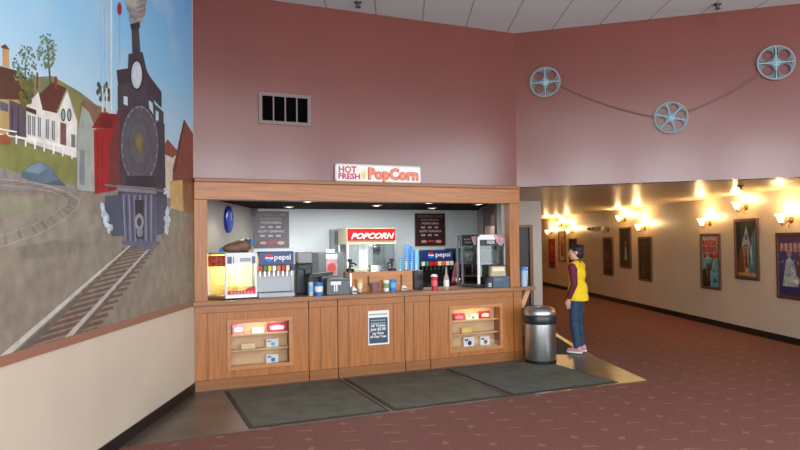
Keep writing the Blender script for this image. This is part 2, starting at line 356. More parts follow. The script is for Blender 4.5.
# ------------------------------------------------------------------ mural (painted flat on the left wall)
def mural():
    M = {}
    b = MB(); mats = []
    def mi(rgb, n=.07, sc=9):
        k = tuple(rgb)
        if k not in M:
            M[k] = len(mats); mats.append(mat('paint_%d_%d_%d' % k, rgb, .5, noise=(sc, n)))
        return M[k]
    lay = [0]
    def wp(px, py):
        d = ray(px, py); t = XL/d.x; q = EY+d*t; return (q.y, q.z)
    def P(pts, rgb, n=.07):
        lay[0] += 1; b.mi = mi(rgb, n)
        x = XL+.0015+lay[0]*.00001
        b.quad([(x, )+wp(*p) for p in pts])
    def Q(pts, rgb, n=.07):
        lay[0] += 1; b.mi = mi(rgb, n); x = XL+.0015+lay[0]*.00001
        b.quad([(x, y, z) for y, z in pts])
    def line(p, q, w0, w1, rgb):
        dx, dy = q[0]-p[0], q[1]-p[1]; l = math.hypot(dx, dy); nx, ny = -dy/l, dx/l
        P([(p[0]+nx*w0/2, p[1]+ny*w0/2), (q[0]+nx*w1/2, q[1]+ny*w1/2), (q[0]-nx*w1/2, q[1]-ny*w1/2), (p[0]-nx*w0/2, p[1]-ny*w0/2)], rgb)
    def ell(cx, cy, rx, ry, rgb, n=28, ns=.07): P([(cx+rx*cos(2*pi*i/n), cy+ry*sin(2*pi*i/n)) for i in range(n)], rgb, ns)
    # sky of brushed blues (vertical blend of the paint, with soft cloud)
    sk = bpy.data.materials.new('paint_sky'); sk.use_nodes = True; nt = sk.node_tree; bs = nt.nodes['Principled BSDF']; bs.inputs['Roughness'].default_value = .5
    tc = nt.nodes.new('ShaderNodeTexCoord'); s3 = nt.nodes.new('ShaderNodeSeparateXYZ'); nt.links.new(tc.outputs['Object'], s3.inputs[0])
    mr = nt.nodes.new('ShaderNodeMapRange'); mr.inputs[1].default_value = 2.4; mr.inputs[2].default_value = 4.8; nt.links.new(s3.outputs[2], mr.inputs[0])
    rp = nt.nodes.new('ShaderNodeValToRGB'); e = rp.color_ramp.elements; e[0].color = lin((196, 216, 222)); e[1].color = lin((92, 160, 218)); e2 = e.new(.45); e2.color = lin((138, 194, 230))
    nt.links.new(mr.outputs[0], rp.inputs[0])
    no = nt.nodes.new('ShaderNodeTexNoise'); no.inputs['Scale'].default_value = 1.3; no.inputs['Detail'].default_value = 5; nt.links.new(tc.outputs['Object'], no.inputs['Vector'])
    rr = nt.nodes.new('ShaderNodeValToRGB'); rr.color_ramp.elements[0].position = .56; rr.color_ramp.elements[1].position = .82; rr.color_ramp.elements[1].color = (.55, .55, .55, 1); nt.links.new(no.outputs['Fac'], rr.inputs[0])
    mx = nt.nodes.new('ShaderNodeMix'); mx.data_type = 'RGBA'; nt.links.new(rr.outputs[0], mx.inputs['Factor'])
    nt.links.new(rp.outputs[0], [q for q in mx.inputs if q.name == 'A' and q.type == 'RGBA'][0]); [q for q in mx.inputs if q.name == 'B' and q.type == 'RGBA'][0].default_value = lin((214, 216, 212))
    nt.links.new([q for q in mx.outputs if q.type == 'RGBA'][0], bs.inputs['Base Color'])
    mats.append(sk); M['sky'] = 0; b.mi = 0
    b.quad([(XL+.0015, 2.6, 1.05), (XL+.0015, 7.325, 1.05), (XL+.0015, 7.325, 4.645), (XL+.0015, 2.6, 4.645)])
    # hills
    P([(-110, 62), (20, 78), (52, 76), (80, 92), (105, 112), (105, 190), (-110, 190)], (120, 124, 92))
    P([(50, 84), (62, 82), (84, 100), (104, 118), (104, 160), (60, 160)], (132, 130, 78))
    # ground
    Q([(2.6, 1.05), (7.325, 1.05), (7.325, 2.2)]+[wp(150, 196), wp(60, 183), wp(-110, 168)], (136, 127, 113), .09)
    P([(-110, 195), (50, 196), (90, 205), (104, 226), (70, 238), (20, 246), (-110, 250)], (142, 134, 120), .09)
    P([(16, 248), (55, 240), (95, 244), (60, 256), (24, 260)], (126, 118, 106), .08)
    # lawn and road
    P([(-110, 120), (0, 138), (76, 160), (76, 190), (-110, 172)], (128, 130, 76), .08)
    P([(-110, 166), (0, 168), (30, 176), (76, 186), (76, 192), (-110, 182)], (142, 138, 134))
    # far left yellow house
    P([(-90, 92), (26, 96), (26, 140), (-90, 120)], (172, 148, 98))
    P([(-90, 60), (0, 66), (22, 72), (34, 96), (26, 100), (-90, 96)], (88, 58, 46))
    P([(2, 46), (9, 50), (9, 68), (2, 66)], (192, 150, 104)); P([(1, 46), (5, 44), (10, 50), (1, 48)], (110, 60, 44))
    P([(9, 100), (26, 106), (26, 142), (9, 136)], (92, 80, 94))
    P([(0, 101), (8, 104), (8, 112), (0, 110)], (84, 92, 108))
    for x in (12, 18): line((x, 106), (x, 136), 1.2, 1.2, (60, 52, 58))
    # long white house with porch
    P([(26, 106), (62, 114), (76, 118), (76, 158), (26, 142)], (216, 213, 204))
    P([(37, 96), (52, 82), (66, 88), (60, 114), (34, 108)], (92, 56, 46))
    P([(26, 106), (38, 92), (42, 108), (42, 116), (28, 112)], (214, 211, 202))
    P([(57, 112), (67, 90), (77, 122), (77, 158), (57, 150)], (224, 221, 213))
    line((57, 112), (67, 89), 1.6, 1.6, (150, 140, 120)); line((67, 89), (78, 122), 1.6, 1.6, (150, 140, 120))
    for x in (63, 69):
        ell(x, 115, 2.3, 6.5, (52, 62, 58)); ell(x, 115, 1.2, 4.8, (150, 168, 170))
    for x, y in ((29, 124), (33.5, 125), (39, 126), (47, 128), (53, 129.5)):
        P([(x-1.5, y-9), (x+1.5, y-8.5), (x+1.5, y+11), (x-1.5, y+10)], (96, 104, 112)); line((x, y-9), (x, y+10), .5, .5, (220, 220, 214))
    P([(60, 122), (66, 124), (66, 148), (60, 146)], (120, 84, 84)); P([(71, 134), (75, 135), (75, 148), (71, 147)], (110, 118, 120))
    P([(36, 72), (38, 73), (38, 90), (36, 89)], (120, 62, 50)); P([(54, 76), (57, 77), (57, 90), (54, 88)], (132, 56, 48))
    P([(24, 106), (36, 110), (36, 115), (24, 110)], (70, 52, 52))
    # trees
    for cx, cy, rx, ry, cnt, tr in ((24, 66, 12, 22, 120, (25, 120)), (46, 50, 10, 18, 110, (50, 84))):
        line((cx+1, cy-4), tr, 1, 2.2, (96, 84, 62))
        for k in range(cnt):
            aa = random.random()*2*pi; rr_ = math.sqrt(random.random())
            ell(cx+rx*rr_*cos(aa), cy+ry*rr_*sin(aa), random.uniform(.7, 1.5), random.uniform(.8, 2), random.choice([(106, 124, 100), (132, 148, 120), (86, 108, 86)]), 7)
    for k in range(20): ell(random.uniform(20, 34), random.uniform(82, 104), 2.6, 3.4, random.choice([(112, 112, 54), (96, 98, 52)]), 7)
    for k in range(16): ell(random.uniform(96, 110), random.uniform(84, 100), 1.6, 3, random.choice([(62, 82, 66), (84, 100, 74)]), 7)
    # picket fence
    line((-60, 118), (16, 132), 1.4, 1.4, (234, 232, 224)); line((-60, 124), (16, 137), 1.2, 1.2, (228, 226, 218))
    line((16, 137), (76, 149), 2.4, 2.2, (236, 234, 228)); line((26, 137), (76, 150), 3, 3, (236, 234, 228))
    for k in range(9): line((k*9.3-3, 130+k*2.5), (k*9.3-3, 139+k*2.5), 1.6, 1.6, (240, 238, 232))
    P([(-8, 136), (6, 134), (11, 142), (8, 145), (-8, 142)], (150, 84, 56))
    # blue boulder and post
    P([(20, 175), (28, 165), (40, 162), (50, 167), (58, 178), (66, 186), (44, 184), (22, 178)], (94, 114, 128), .12)
    P([(24, 171), (30, 165), (40, 163), (47, 168), (38, 174)], (118, 142, 156), .1); P([(40, 184), (58, 180), (66, 186), (50, 185)], (76, 92, 104), .1)
    line((4, 170), (5, 186), 4, 5, (126, 124, 126))
    P([(-110, 178), (0, 177), (70, 188), (76, 194), (20, 190), (-110, 188)], (136, 130, 128))
    # curved side tracks
    def curve(pts, w, rgb):
        for p, q in zip(pts, pts[1:]): line(p, q, w, w, rgb)
    o1 = [(-60, 262), (0, 247), (40, 233), (64, 219), (77, 207), (79, 200), (66, 192), (40, 184), (10, 180), (-40, 178)]
    o2 = [(-60, 248), (0, 236), (34, 224), (56, 212), (66, 204), (66, 199), (52, 192), (28, 187), (-40, 183)]
    for t in range(22):
        s_ = t/21*8; i = min(int(s_), 7); g = s_-i
        p = [o1[i][k]*(1-g)+o1[i+1][k]*g for k in (0, 1)]; q = [o2[i][k]*(1-g)+o2[i+1][k]*g for k in (0, 1)]
        line(p, q, 1.8, 1.8, (128, 116, 108))
    curve(o1, 1.3, (158, 152, 144)); curve(o2, 1.2, (152, 147, 138))
    P([(-60, 214), (0, 205), (40, 200), (56, 200), (40, 208), (-60, 226)], (136, 136, 112), .1)
    # main track: ties then rails
    for k in range(21):
        t = (k/20)**1.55
        yl = 246+t*116; xl_ = 125-t*117-3*(1-t)-6*t; xr_ = 156-t*80+4*(1-t)+10*t
        th = 1.1+3.6*t
        line((xl_, yl+3+6*t), (min(xr_, 190), yl-4-14*t), th, th*.9, (104, 80, 70))
    line((131, 248), (5, 366), 1.2, 7, (104, 94, 88)); line((129, 246), (-6, 364), 1.6, 6, (192, 186, 180))
    line((153, 248), (67, 344), 1, 5, (104, 92, 86)); line((151, 246), (62, 343), 1.6, 5, (184, 178, 172))
    # rock bank at the right
    P([(160, 230), (194, 220), (194, 262), (170, 255)], (138, 124, 108), .1)
    # grey shed, red shack, poles
    P([(76, 190), (76, 136), (82, 103), (99, 122), (99, 192)], (158, 164, 156)); P([(80, 104), (84, 100), (118, 128), (110, 134)], (128, 96, 74))
    P([(84, 101), (105, 108), (116, 130), (96, 132)], (132, 104, 82)); P([(79, 150), (84, 150), (84, 186), (79, 184)], (124, 134, 138))
    P([(93, 130), (117, 126), (118, 190), (94, 194)], (158, 36, 40)); P([(91, 128), (100, 113), (116, 114), (119, 128)], (132, 32, 36))
    P([(100, 118), (112, 118), (112, 128), (100, 128)], (110, 30, 34))
    for x in (97, 102, 112): line((x, 132), (x, 190), .9, .9, (122, 26, 30))
    line((110.5, -10), (110.5, 113), 1.7, 1.7, (222, 222, 216)); line((102, 88), (102, 112), 1.4, 1.4, (216, 216, 210)); line((106, 88), (106, 112), 1.4, 1.4, (216, 216, 210))
    line((100, -10), (101, 90), .4, .4, (190, 206, 216)); line((104, -10), (104.5, 90), .4, .4, (190, 206, 216))
    ell(119, 9, 2.2, 6.5, (166, 34, 44)); line((119, 14), (119.5, 60), .4, .4, (170, 190, 205))
    # barn and houses at the right
    P([(160, 150), (166, 140), (176, 150), (176, 190), (160, 190)], (206, 196, 180)); P([(160, 152), (167, 139), (178, 152), (172, 158)], (140, 76, 58))
    P([(172, 170), (183, 122), (194, 140), (194, 212), (172, 186)], (122, 74, 58)); P([(174, 172), (184, 120), (195, 138), (195, 184), (184, 180)], (130, 70, 56))
    line((174, 172), (184, 120), 1, 1.4, (70, 46, 40))
    P([(169, 181), (182, 180), (183, 212), (170, 208)], (200, 166, 108)); P([(182, 184), (194, 182), (194, 214), (183, 212)], (140, 96, 66))
    # smoke, chimney, lamp
    for k in range(26): ell(135+random.uniform(-3, 5), 20-k*1.1, 4+k*.22, 4, random.choice([(150, 142, 140), (172, 164, 160), (134, 124, 122)]), 10)
    P([(131, 26), (138, 24), (140, 54), (132, 56)], (74, 66, 66)); P([(129.5, 24), (139, 22), (139.5, 28), (131, 30)], (58, 48, 48))
    P([(128, 54), (142, 52), (146, 70), (149, 76), (149, 104), (126, 104)], (66, 60, 66))
    # cab and body
    P([(116, 70), (130, 68), (130, 86), (118, 88)], (62, 54, 60)); P([(117, 86), (130, 82), (150, 80), (154, 104), (163, 112), (163, 196), (118, 196)], (72, 68, 76))
    P([(146, 72), (161, 92), (161, 108), (146, 92)], (64, 58, 66))
    P([(123, 96), (127, 97), (127, 106), (123, 104)], (196, 214, 224)); P([(148, 100), (152, 103), (153, 118), (149, 112)], (190, 210, 222)); P([(155, 110), (158, 112), (158, 126), (155, 122)], (176, 198, 212))
    ell(136, 75, 7, 16, (48, 42, 46)); ell(136, 75, 5.4, 13.6, (182, 198, 210)); ell(136.4, 75, 3.6, 10, (204, 214, 220))
    P([(117, 110), (122, 108), (124, 186), (108, 190), (108, 150)], (112, 52, 52)); P([(119, 110), (128, 108), (127, 188), (118, 188)], (80, 56, 62))
    P([(156, 120), (164, 124), (165, 188), (156, 188)], (62, 60, 72))
    # boiler front
    ell(139, 145, 20, 42, (62, 62, 70)); ell(139, 145, 18.6, 39.4, (120, 118, 124)); ell(139, 145, 17.8, 38.2, (88, 87, 94)); ell(139, 145, 13.5, 30, (98, 97, 104)); ell(139, 145, 12.9, 29, (86, 85, 92))
    for k in range(22):
        aa = 2*pi*k/22; ell(139+17.6*cos(aa), 145+37.7*sin(aa), .7, 1.2, (150, 148, 150), 6)
    ell(138.5, 143, 9, 20, (96, 95, 98)); ell(138, 143, 5, 11, (108, 102, 72), 20, .2); ell(138, 143, 2.6, 5.5, (126, 114, 76), 14)
    P([(126, 176), (154, 176), (156, 190), (124, 190)], (50, 50, 58))
    # beam, cylinders, steam
    P([(105, 196), (125, 194), (124, 236), (112, 236), (104, 216)], (70, 78, 98)); P([(154, 196), (166, 194), (168, 222), (162, 234), (154, 236)], (66, 72, 92))
    for k in range(16):
        ell(random.uniform(98, 112), 0, 1, 1, (1, 1, 1), 4) if False else None
        y = random.uniform(206, 236); ell(101+(y-206)*.32+random.uniform(-2.5, 2.5), y, random.uniform(1, 2.6), random.uniform(1.5, 5), random.choice([(190, 202, 212), (164, 178, 194), (206, 214, 220)]), 7)
        y = random.uniform(206, 232); ell(168-(y-206)*.1+random.uniform(-2, 2), y, random.uniform(.8, 2.2), random.uniform(1.5, 4.5), random.choice([(196, 206, 214), (170, 184, 198)]), 7)
    P([(116, 185), (155, 188), (156, 194), (116, 191)], (128, 128, 138)); P([(104, 184), (164, 190), (164, 192), (104, 186)], (112, 110, 118))
    P([(121, 193), (155, 195), (156, 240), (148, 248), (124, 242)], (88, 90, 116))
    for k in range(12): line((122.5+k*2.8, 195), (124.5+k*2.6, 241), 1, .9, (58, 58, 74) if k % 2 else (142, 142, 160))
    P([(134, 200), (143, 200), (143, 240), (135, 238)], (36, 34, 40)); ell(138.5, 222, 4.4, 8.5, (142, 142, 158)); ell(138.5, 222, 2.4, 4.6, (50, 48, 58)); ell(139, 232, 3, 5.2, (128, 128, 146))
    P([(121, 240), (148, 246), (156, 238), (156, 243), (148, 250), (122, 244)], (96, 96, 120))
    # clip everything to the painted field
    for pco, pno in (((0, 0, 1.05), (0, 0, -1)), ((0, 7.325, 0), (0, 1, 0)), ((0, 2.6, 0), (0, -1, 0)), ((0, 0, 4.64), (0, 0, 1))):
        bmesh.ops.bisect_plane(b.bm, geom=b.bm.verts[:]+b.bm.edges[:]+b.bm.faces[:], plane_co=pco, plane_no=pno, clear_outer=True)
    o = b.build('mural', mats, recalc=False)
    return tag(o, 'large painted mural of a black steam locomotive and village on the left wall', 'mural')
mural()

# ------------------------------------------------------------------ counter units
seams = [0.0, cu(309, 0, 340), cu(338, 0, 340), cu(405, 0, 340), cu(430, 0, 340), cu(514, 0, 340), cu(523, 0, 340)]
CH = .975
def pz(px, py, off=0): return loc_on(px, py, A, AC, off)
def uL(o): return o*math.tan(AC)+.004
def unit(i, label, hole=None, stiles=()):
    x0, x1 = seams[i]+.005, seams[i+1]-.005; w = x1-x0
    t = thing('counter_cabinet', label, 'cabinet', cw(x0, 0), AC, 'oak cabinets of the snack counter')
    TA = math.tan(AC)
    MB().box(0, w, .03, .5, .12, CH).build('body', WOOD_V, t) if not hole else MB().box(.22 if i == 0 else 0, w, .33, .5, .12, CH).slab([(.0 if i else uL(.03), .03), (hole[0]-x0-.03, .03), (hole[0]-x0-.03, .33), (.0 if i else uL(.33), .33)], .12, CH).box(hole[1]-x0+.03, w, .03, .33, .12, CH).box(hole[0]-x0-.03, hole[1]-x0+.03, .03, .33, .12, hole[2]-.03).box(hole[0]-x0-.03, hole[1]-x0+.03, .03, .33, hole[3]+.03, CH).build('body', WOOD_V, t)
    MB().box(0, w, -.012, .05, .0, .12).build('plinth', WOOD_D, t, bevel=.003)
    MB().box(0, w, 0, .03, .89, CH).build('top_rail', WOOD_H, t, bevel=.003)
    if hole:
        h0, h1, z0, z1 = hole[0]-x0, hole[1]-x0, hole[2], hole[3]
        p = MB().holed(rect(0, w, .122, .888), [rect(h0, h1, z0, z1)], .004, .03).build('front_panel', WOOD_V, t)
        MB().holed(rect(h0-.045, h1+.045, z0-.045, z1+.045), [rect(h0, h1, z0, z1)], -.012, .004).build('window_frame', mat('oak_light', (190, 128, 76), .36, noise=(3, .06), stretch=(.8, 14, 14)), t, bevel=.004)
        MB().box(h0+.001, h1-.001, .008, .012, z0+.001, z1-.001).build('glass_pane', glass('case_glass', (250, 250, 250), .05), t)
        MB().box(h0-.02, h1+.02, .185, .20, z0-.02, z1+.02).build('back_board', WOOD_P, t)
        for zz in hole[4]:
            MB().box(h0-.02, h1+.02, .06, .185, zz-.018, zz).build('shelf', WOOD_P, t)
            if zz > z0+.05: MB().box(h0-.02, h1+.02, .135, .15, zz, zz+.0).build('riser', WOOD_P, t) if False else None
    else:
        MB().box(0, w, .004, .03, .122, .888).build('front_panel', WOOD_V, t)
    for j, s in enumerate(stiles):
        MB().box(s-x0-.004, s-x0+.004, -.003, .004, .122, .888).build('bead', WOOD_D, t)
    return t
OF = .13
lx0, lz0 = pz(231, 366.5); lx1, lz1 = pz(289, 321.5)
ls = [cz(238, 334, OF), cz(248, 348.5, OF), cz(272, 362.5, OF)]
unit(0, 'leftmost oak counter cabinet with a glazed candy window', (lx0, lx1, cz(260, 364.5), cz(260, 322), ls), (cu(208, 0, 340),))
unit(1, 'narrow plain oak counter cabinet left of the black price notice', None, (cu(321, 0, 340),))
unit(2, 'oak counter cabinet with a black price notice taped on it', None, (cu(349, 0, 340), cu(394, 0, 340)))
unit(3, 'narrow plain oak counter cabinet right of the black price notice', None, (cu(414, 0, 340),))
rx0, rx1 = cu(452, 0, 330), cu(500, 0, 330)
rs = [cz(471, 319.2, OF), cz(467, 332.5, OF), cz(470, 346.0, OF)]
unit(4, 'oak counter cabinet with the smaller right-hand candy window', (rx0, rx1, cz(476, 347.5), cz(476, 308), rs), ())
unit(5, 'narrow oak end cabinet of the counter beside the trash can', None, ())
# worktop
WT = 1.03
t = thing('worktop', 'long wooden worktop running over the snack counter', 'worktop', cw(0, 0), AC)
xe = cu(535.5, -.05, 288)
TA = math.tan(AC)
def uL(o): return o*TA+.004
def uR(o): return ((XR-XL)+o*sin(AC))/cos(AC)-.004
MB().slab([(uL(-.055), -.055), (xe, -.055), (xe, .10), (uR(.10), .10), (uR(.56), .56), (uL(.56), .56)], CH+.002, WT).build('slab', WORKTOP, t, bevel=.006)
bx = seams[6]+.004
MB().prism([(bx, .72), (bx+.05, .72), (xe-.03, CH-.03), (xe-.03, CH), (xe-.09, CH), (bx, .79)], .04, .09).build('bracket', mat('pale_bracket', (206, 160, 120), .5), t)
# notice
nx0, nz0 = pz(368.5, 345.5, -.008); nx1, nz1 = pz(389, 310, -.008)
t = thing('price_notice', 'black and white price notice taped to the middle of the counter', 'notice', cw(nx0, -.004, nz0), AC)
w, h = nx1-nx0, nz1-nz0
MB().box(0, w, -.002, .006, 0, h).build('sheet', PAPER, t)
MB().box(.012, w-.02, -.0035, -.002, .02, h*.80).build('print', mat('slate_print', (62, 78, 100), .6), t)
rows = [(.70, .6, .020, ''), (.615, .7, .022, ''), (.53, .7, .03, 'All Tickets'), (.42, .72, .034, 'Just $5.00'), (.31, .55, .028, 'any Show'), (.215, .75, .026, 'all Day Tues')]
for i, (fz, fw_, sz, s) in enumerate(rows):
    if s: text('lettering', s, sz*1.5, PAPER, t, w*.47, -.0045, fz*h, w*fw_, bold=.0012)
    else:
        mb = MB()
        for k in range(7): mb.box(w*.13+k*w*.1, w*.13+k*w*.1+w*.07, -.0045, -.0035, fz*h, fz*h+.014)
        mb.build('small_print', mat('pale_print', (170, 190, 196), .6), t)
mb = MB()
for k in range(8): mb.box(w*.06+k*w*.11, w*.06+k*w*.11+w*.08, -.0035, -.002, h*.87, h*.87+.02)
mb.build('heading', mat('grey_print', (150, 150, 160), .6), t)

# candy in the counter windows
def candy(px0, px1, py0, py1, zs, base, label, kind):
    x0, x1 = cu(px0, OF, py1), cu(px1, OF, py1); zt = cz((px0+px1)/2, py0, OF); w = x1-x0; h = max(.03, zt-zs)
    t = thing('candy_box', label, 'candy box', cw(x0, OF, zs), AC, 'candy in the counter windows')
    MB().box(0, w, -.012, .02, 0, h).build('carton', base, t, bevel=.002)
    mb = MB()
    if kind[0] == 'band': mb.prism([(w*.15, h*.25), (w*.85, h*.2), (w*.9, h*.6), (w*.5, h*.75), (w*.12, h*.6)], -.0145, -.0122)
    elif kind[0] == 'spot': mb.prism(circ(w*.55, h*.35, h*.25), -.0145, -.0122); mb.box(w*.1, w*.4, -.0145, -.0122, h*.6, h*.8)
    else: mb.box(w*.08, w*.92, -.0145, -.0122, h*.32, h*.42).box(w*.2, w*.7, -.0145, -.0122, h*.6, h*.72)
    mb.build('printed_label', kind[1], t)
    return t
Lg = 'on the %s shelf of the left counter window'
candy(232, 244, 324.5, 334, ls[0], PINK, 'pink and white candy box, first '+Lg % 'top', ('band', PAPER))
candy(252, 264, 327.5, 333, ls[0], PAPER, 'low white candy packet in the middle '+Lg % 'top', ('line', CREAM))
candy(267.5, 286, 322.5, 331.5, ls[0], CRIM, 'wide crimson candy box '+Lg % 'top', ('band', PAPER))
candy(241, 255, 343.5, 348.5, ls[1], CREAM, 'low cream candy packet '+Lg % 'middle', ('line', YEL))
candy(266, 278.5, 338.5, 347, ls[1], PAPER, 'white candy box '+Lg % 'middle', ('spot', LBLUE))
candy(266, 278.5, 354, 362.5, ls[2], PAPER, 'white and blue candy box '+Lg % 'bottom', ('spot', BLUE))
Rg = 'on the %s shelf of the right counter window'
candy(453.5, 464, 313.5, 319.2, rs[0], CRIM, 'crimson and white candy packet '+Rg % 'top', ('band', PINK))
candy(466, 478, 314, 319.2, rs[0], PAPER, 'white and green candy packet '+Rg % 'top', ('spot', GREEN))
candy(480, 489.5, 311, 318.5, rs[0], RED, 'red candy box with a white swirl '+Rg % 'top', ('band', PAPER))
candy(461.5, 472, 327, 332.5, rs[1], YEL, 'low yellow candy packet '+Rg % 'middle', ('line', CREAM))
candy(463.5, 474, 337, 346, rs[2], PAPER, 'white and navy candy box '+Rg % 'bottom', ('spot', NAVY))
candy(480, 489.5, 336, 344.5, rs[2], PAPER, 'white and tan candy box '+Rg % 'bottom', ('spot', BROWN))

# ------------------------------------------------------------------ back counter and its machines
BO = 2.05                                                   # front of the back counter
t = thing('back_counter', 'grey back counter along the white service wall behind the machines', 'counter', cw(0, BO), AC)
MB().slab([(uL(BO+.03), .03), (uR(BO+.03)-.02, .03), (uR(BO+.66)-.02, .66), (uL(BO+.66), .66)], .02, .86).build('carcass', mat('back_counter_grey', (120, 118, 116), .5), t)
MB().slab([(uL(BO), 0), (uR(BO)-.01, 0), (uR(BO+.68)-.01, .68), (uL(BO+.68), .68)], .862, .90).build('top', mat('back_counter_top', (150, 146, 140), .35), t, bevel=.004)
for k in range(5): MB().box(.96+k*.8, .96+k*.8+.74, .012, .03, .1, .8).build('door', GREY, t, bevel=.003)
BZ = .90
def bx(px, off): return cu(px, off, 265)

# popcorn machine on the back counter
po = 2.12
x0, x1 = bx(347.5, po), bx(396.5, po); w = x1-x0; zt = cz(372, 228, po); d = .5
t = thing('popcorn_machine', 'glass popcorn machine with a red lit sign reading POPCORN', 'popcorn machine', cw(x0, po, BZ), AC)
H_ = zt-BZ; sg = cz(372, 241, po)-BZ; bb = cz(372, 272, po)-BZ
MB().box(0, w, .0, d, 0, bb).build('base', STEEL, t, bevel=.004)
for xx in (0, w-.03):
    for yy in (0.03, d-.03): MB().box(xx, xx+.03, yy, yy+.03, bb, sg-.05).build('corner_post', STEEL, t)
MB().box(0.0, w, .02, d, sg-.05, H_).build('canopy', mat('cream_canopy', (232, 218, 178), .4), t, bevel=.004)
MB().box(.01, w-.02, -.02, .02, sg+.01, H_-.01).build('sign', mat('popcorn_red', (176, 14, 20), .55, spec=.2), t, bevel=.003)
text('lettering', 'POPCORN', .13, mat('sign_cream', (250, 244, 225), .5, emit=((250, 244, 225), .15)), t, w*.49, -.022, sg+.04, w*.88, shear=.35, bold=.003)
MB().box(.02, w-.02, .035, .04, bb, sg-.05).build('front_glass', GLASS, t)
MB().lathe([(.0, 0), (.07, .0), (.1, .05), (.1, .14), (.08, .16), (0, .165)], w*.66, .25, 20, c=bb+.28).tube([(w*.66, .25, bb+.44), (w*.66, .25, sg-.05)], .012).build('kettle', CHROME, t, smooth=True)
MB().box(w*.28, w*.46, .12, .13, bb+.03, sg-.06).build('instruction_card', PAPER, t)
pm = MB()
for k in range(150):
    pm.ball((random.uniform(.07, w-.07), random.uniform(.1, d-.08), bb+.02+random.random()*.05), random.uniform(.014, .022), seg=6)
tag(pm.build('popcorn', mat('popped_corn', (246, 222, 150), .8), t), None, None, None, 'stuff')
MB().box(w*.46, w*.86, -.03, 0.0, bb+.005, bb+.11).build('serving_flap', CHROME, t, bevel=.003)

# fountain builder
def fountain(x0, off, w, z0, zt, dark, label, n, d=.45):
    t = thing('soda_fountain', label, 'soda fountain', cw(x0, off, z0), AC, 'soda fountains')
    h = zt-z0; body = BLACK if dark else mat('fountain_silver', (150, 155, 160), .4, .5)
    MB().box(0, w, .16, d, 0.0, h*.98).build('body', body, t, bevel=.008)
    MB().prism([(0, h*.56), (w, h*.56), (w, h), (0, h)], .02, .16).build('head', BLACK, t, bevel=.012)
    MB().box(.015, w-.015, .008, .02, h*.72, h*.985).build('light_panel', mat('fountain_blue', (20, 40, 104), .3, emit=((24, 60, 150), .16)), t)
    # brand mark: disc of red, white and blue with the word beside it
    r = h*.085; cx, czz = w*(.3 if not dark else .3), h*.865
    mk = MB(); mk.prism(circ(cx, czz, r), .0045, .008)
    mk.build('emblem', WHITE, t)
    MB().prism([(cx+r*cos(radians(a)), czz+r*sin(radians(a))) for a in range(10, 171, 16)]+[(cx-.5*r, czz+.18*r), (cx+.4*r, czz+.05*r)], .003, .0045).build('emblem_cap', RED, t)
    MB().prism([(cx+r*cos(radians(a)), czz+r*sin(radians(a))) for a in range(195, 346, 16)]+[(cx+.5*r, czz-.3*r), (cx-.4*r, czz-.15*r)], .003, .0045).build('emblem_base', BLUE, t)
    text('brand_word', 'pepsi', h*.17, WHITE, t, w*.67, .006, h*.82, w*.46, bold=.002)
    cols = [RED, GREEN, YEL, WHITE, ORANGE, RED, CREAM, NAVY]
    for k in range(n):
        xx = w*(k+.5)/n; g = w/n*.38
        v = MB().box(xx-g, xx+g, -.005, .03, h*.575, h*.69).build('valve', cols[k % 8] if not dark else [WHITE, GREEN, RED, RED, CREAM, ORANGE, WHITE, CREAM][k % 8], t, bevel=.003)
        MB().cyl(xx, .035, h*.46, h*.57, g*.6, 10).build('nozzle', CHROME if not dark else CHAR, t, smooth=True)
    MB().box(.0, w, .0, .16, 0, h*.10).build('drip_tray', body if not dark else BLACK, t, bevel=.004)
    g = MB()
    for k in range(10): g.box(w*(k+.2)/10, w*(k+.7)/10, .01, .15, h*.10, h*.108)
    g.build('drip_grille', CHAR, t)
    return t
o1 = .10
fx0, fx1 = cu(258.5, o1, 280), cu(294.5, o1, 280)
fountain(fx0, o1, fx1-fx0, WT+.001, cz(276, 251.5, o1), False, 'silver soda fountain with a blue panel beside the nacho warmer', 8, .42)
o2 = 2.14
o2 = 2.22
fx0, fx1 = cu(421.5, o2, 270), cu(454, o2, 270)
fountain(fx0, o2, fx1-fx0, BZ+.001, cz(438, 250, o2), True, 'black soda fountain with a blue panel under the right menu board', 8, .45)

# nacho warmer (lit, two glass faces, turned corner)
a0 = .05
u0, um, u1 = cu(208.5, .18, 280), cu(225.5, .04, 280), cu(257, .10, 280)
zt = cz(226, 253, .05)
t = thing('food_warmer', 'lit yellow glass food warmer at the left end of the worktop', 'food warmer', cw(um, .04, WT), AC)
wf = u1-um; hw = zt-WT; Lx = u0-um
LIT = mat('warmer_liner', (250, 224, 150), .6)
def quadprism(mb, pts, z0, z1): return mb.slab(pts, z0, z1)
foot = [(Lx, .16), (0, 0), (wf, .05), (wf, .40), (Lx, .40)]
quadprism(MB(), foot, .015, .05).build('base', STEEL, t, bevel=.003)
quadprism(MB(), foot, hw-.02, hw).build('top', STEEL, t, bevel=.003)
quadprism(MB(), [(Lx, .38), (wf, .38), (wf, .40), (Lx, .40)], .05, hw-.02).build('back_liner', LIT, t)
mb = MB()
for x, y in ((Lx+.012, .165), (0, .012), (wf-.012, .062)): mb.box(x-.01, x+.01, y-.005, y+.015, .05, hw-.02)
ang = math.atan2(.05, wf)
mb.build('frame', WHITE, t)
fr = thing('front_window', None, None, (0, 0, 0), ang); fr.parent = t
MB().box(.02, wf-.02, .004, .008, .05, hw-.02).build('glass', GLASS, fr)
MB().box(.012, wf-.012, -.006, .003, .035, .06).box(.012, wf-.012, -.006, .003, hw-.035, hw).box(0, .02, -.006, .003, .035, hw).box(wf-.02, wf, -.006, .003, .035, hw).build('front_frame', WHITE, fr)
MB().box(.02, wf-.02, -.003, .003, hw-.135, hw-.035).build('top_label', PAPER, fr)
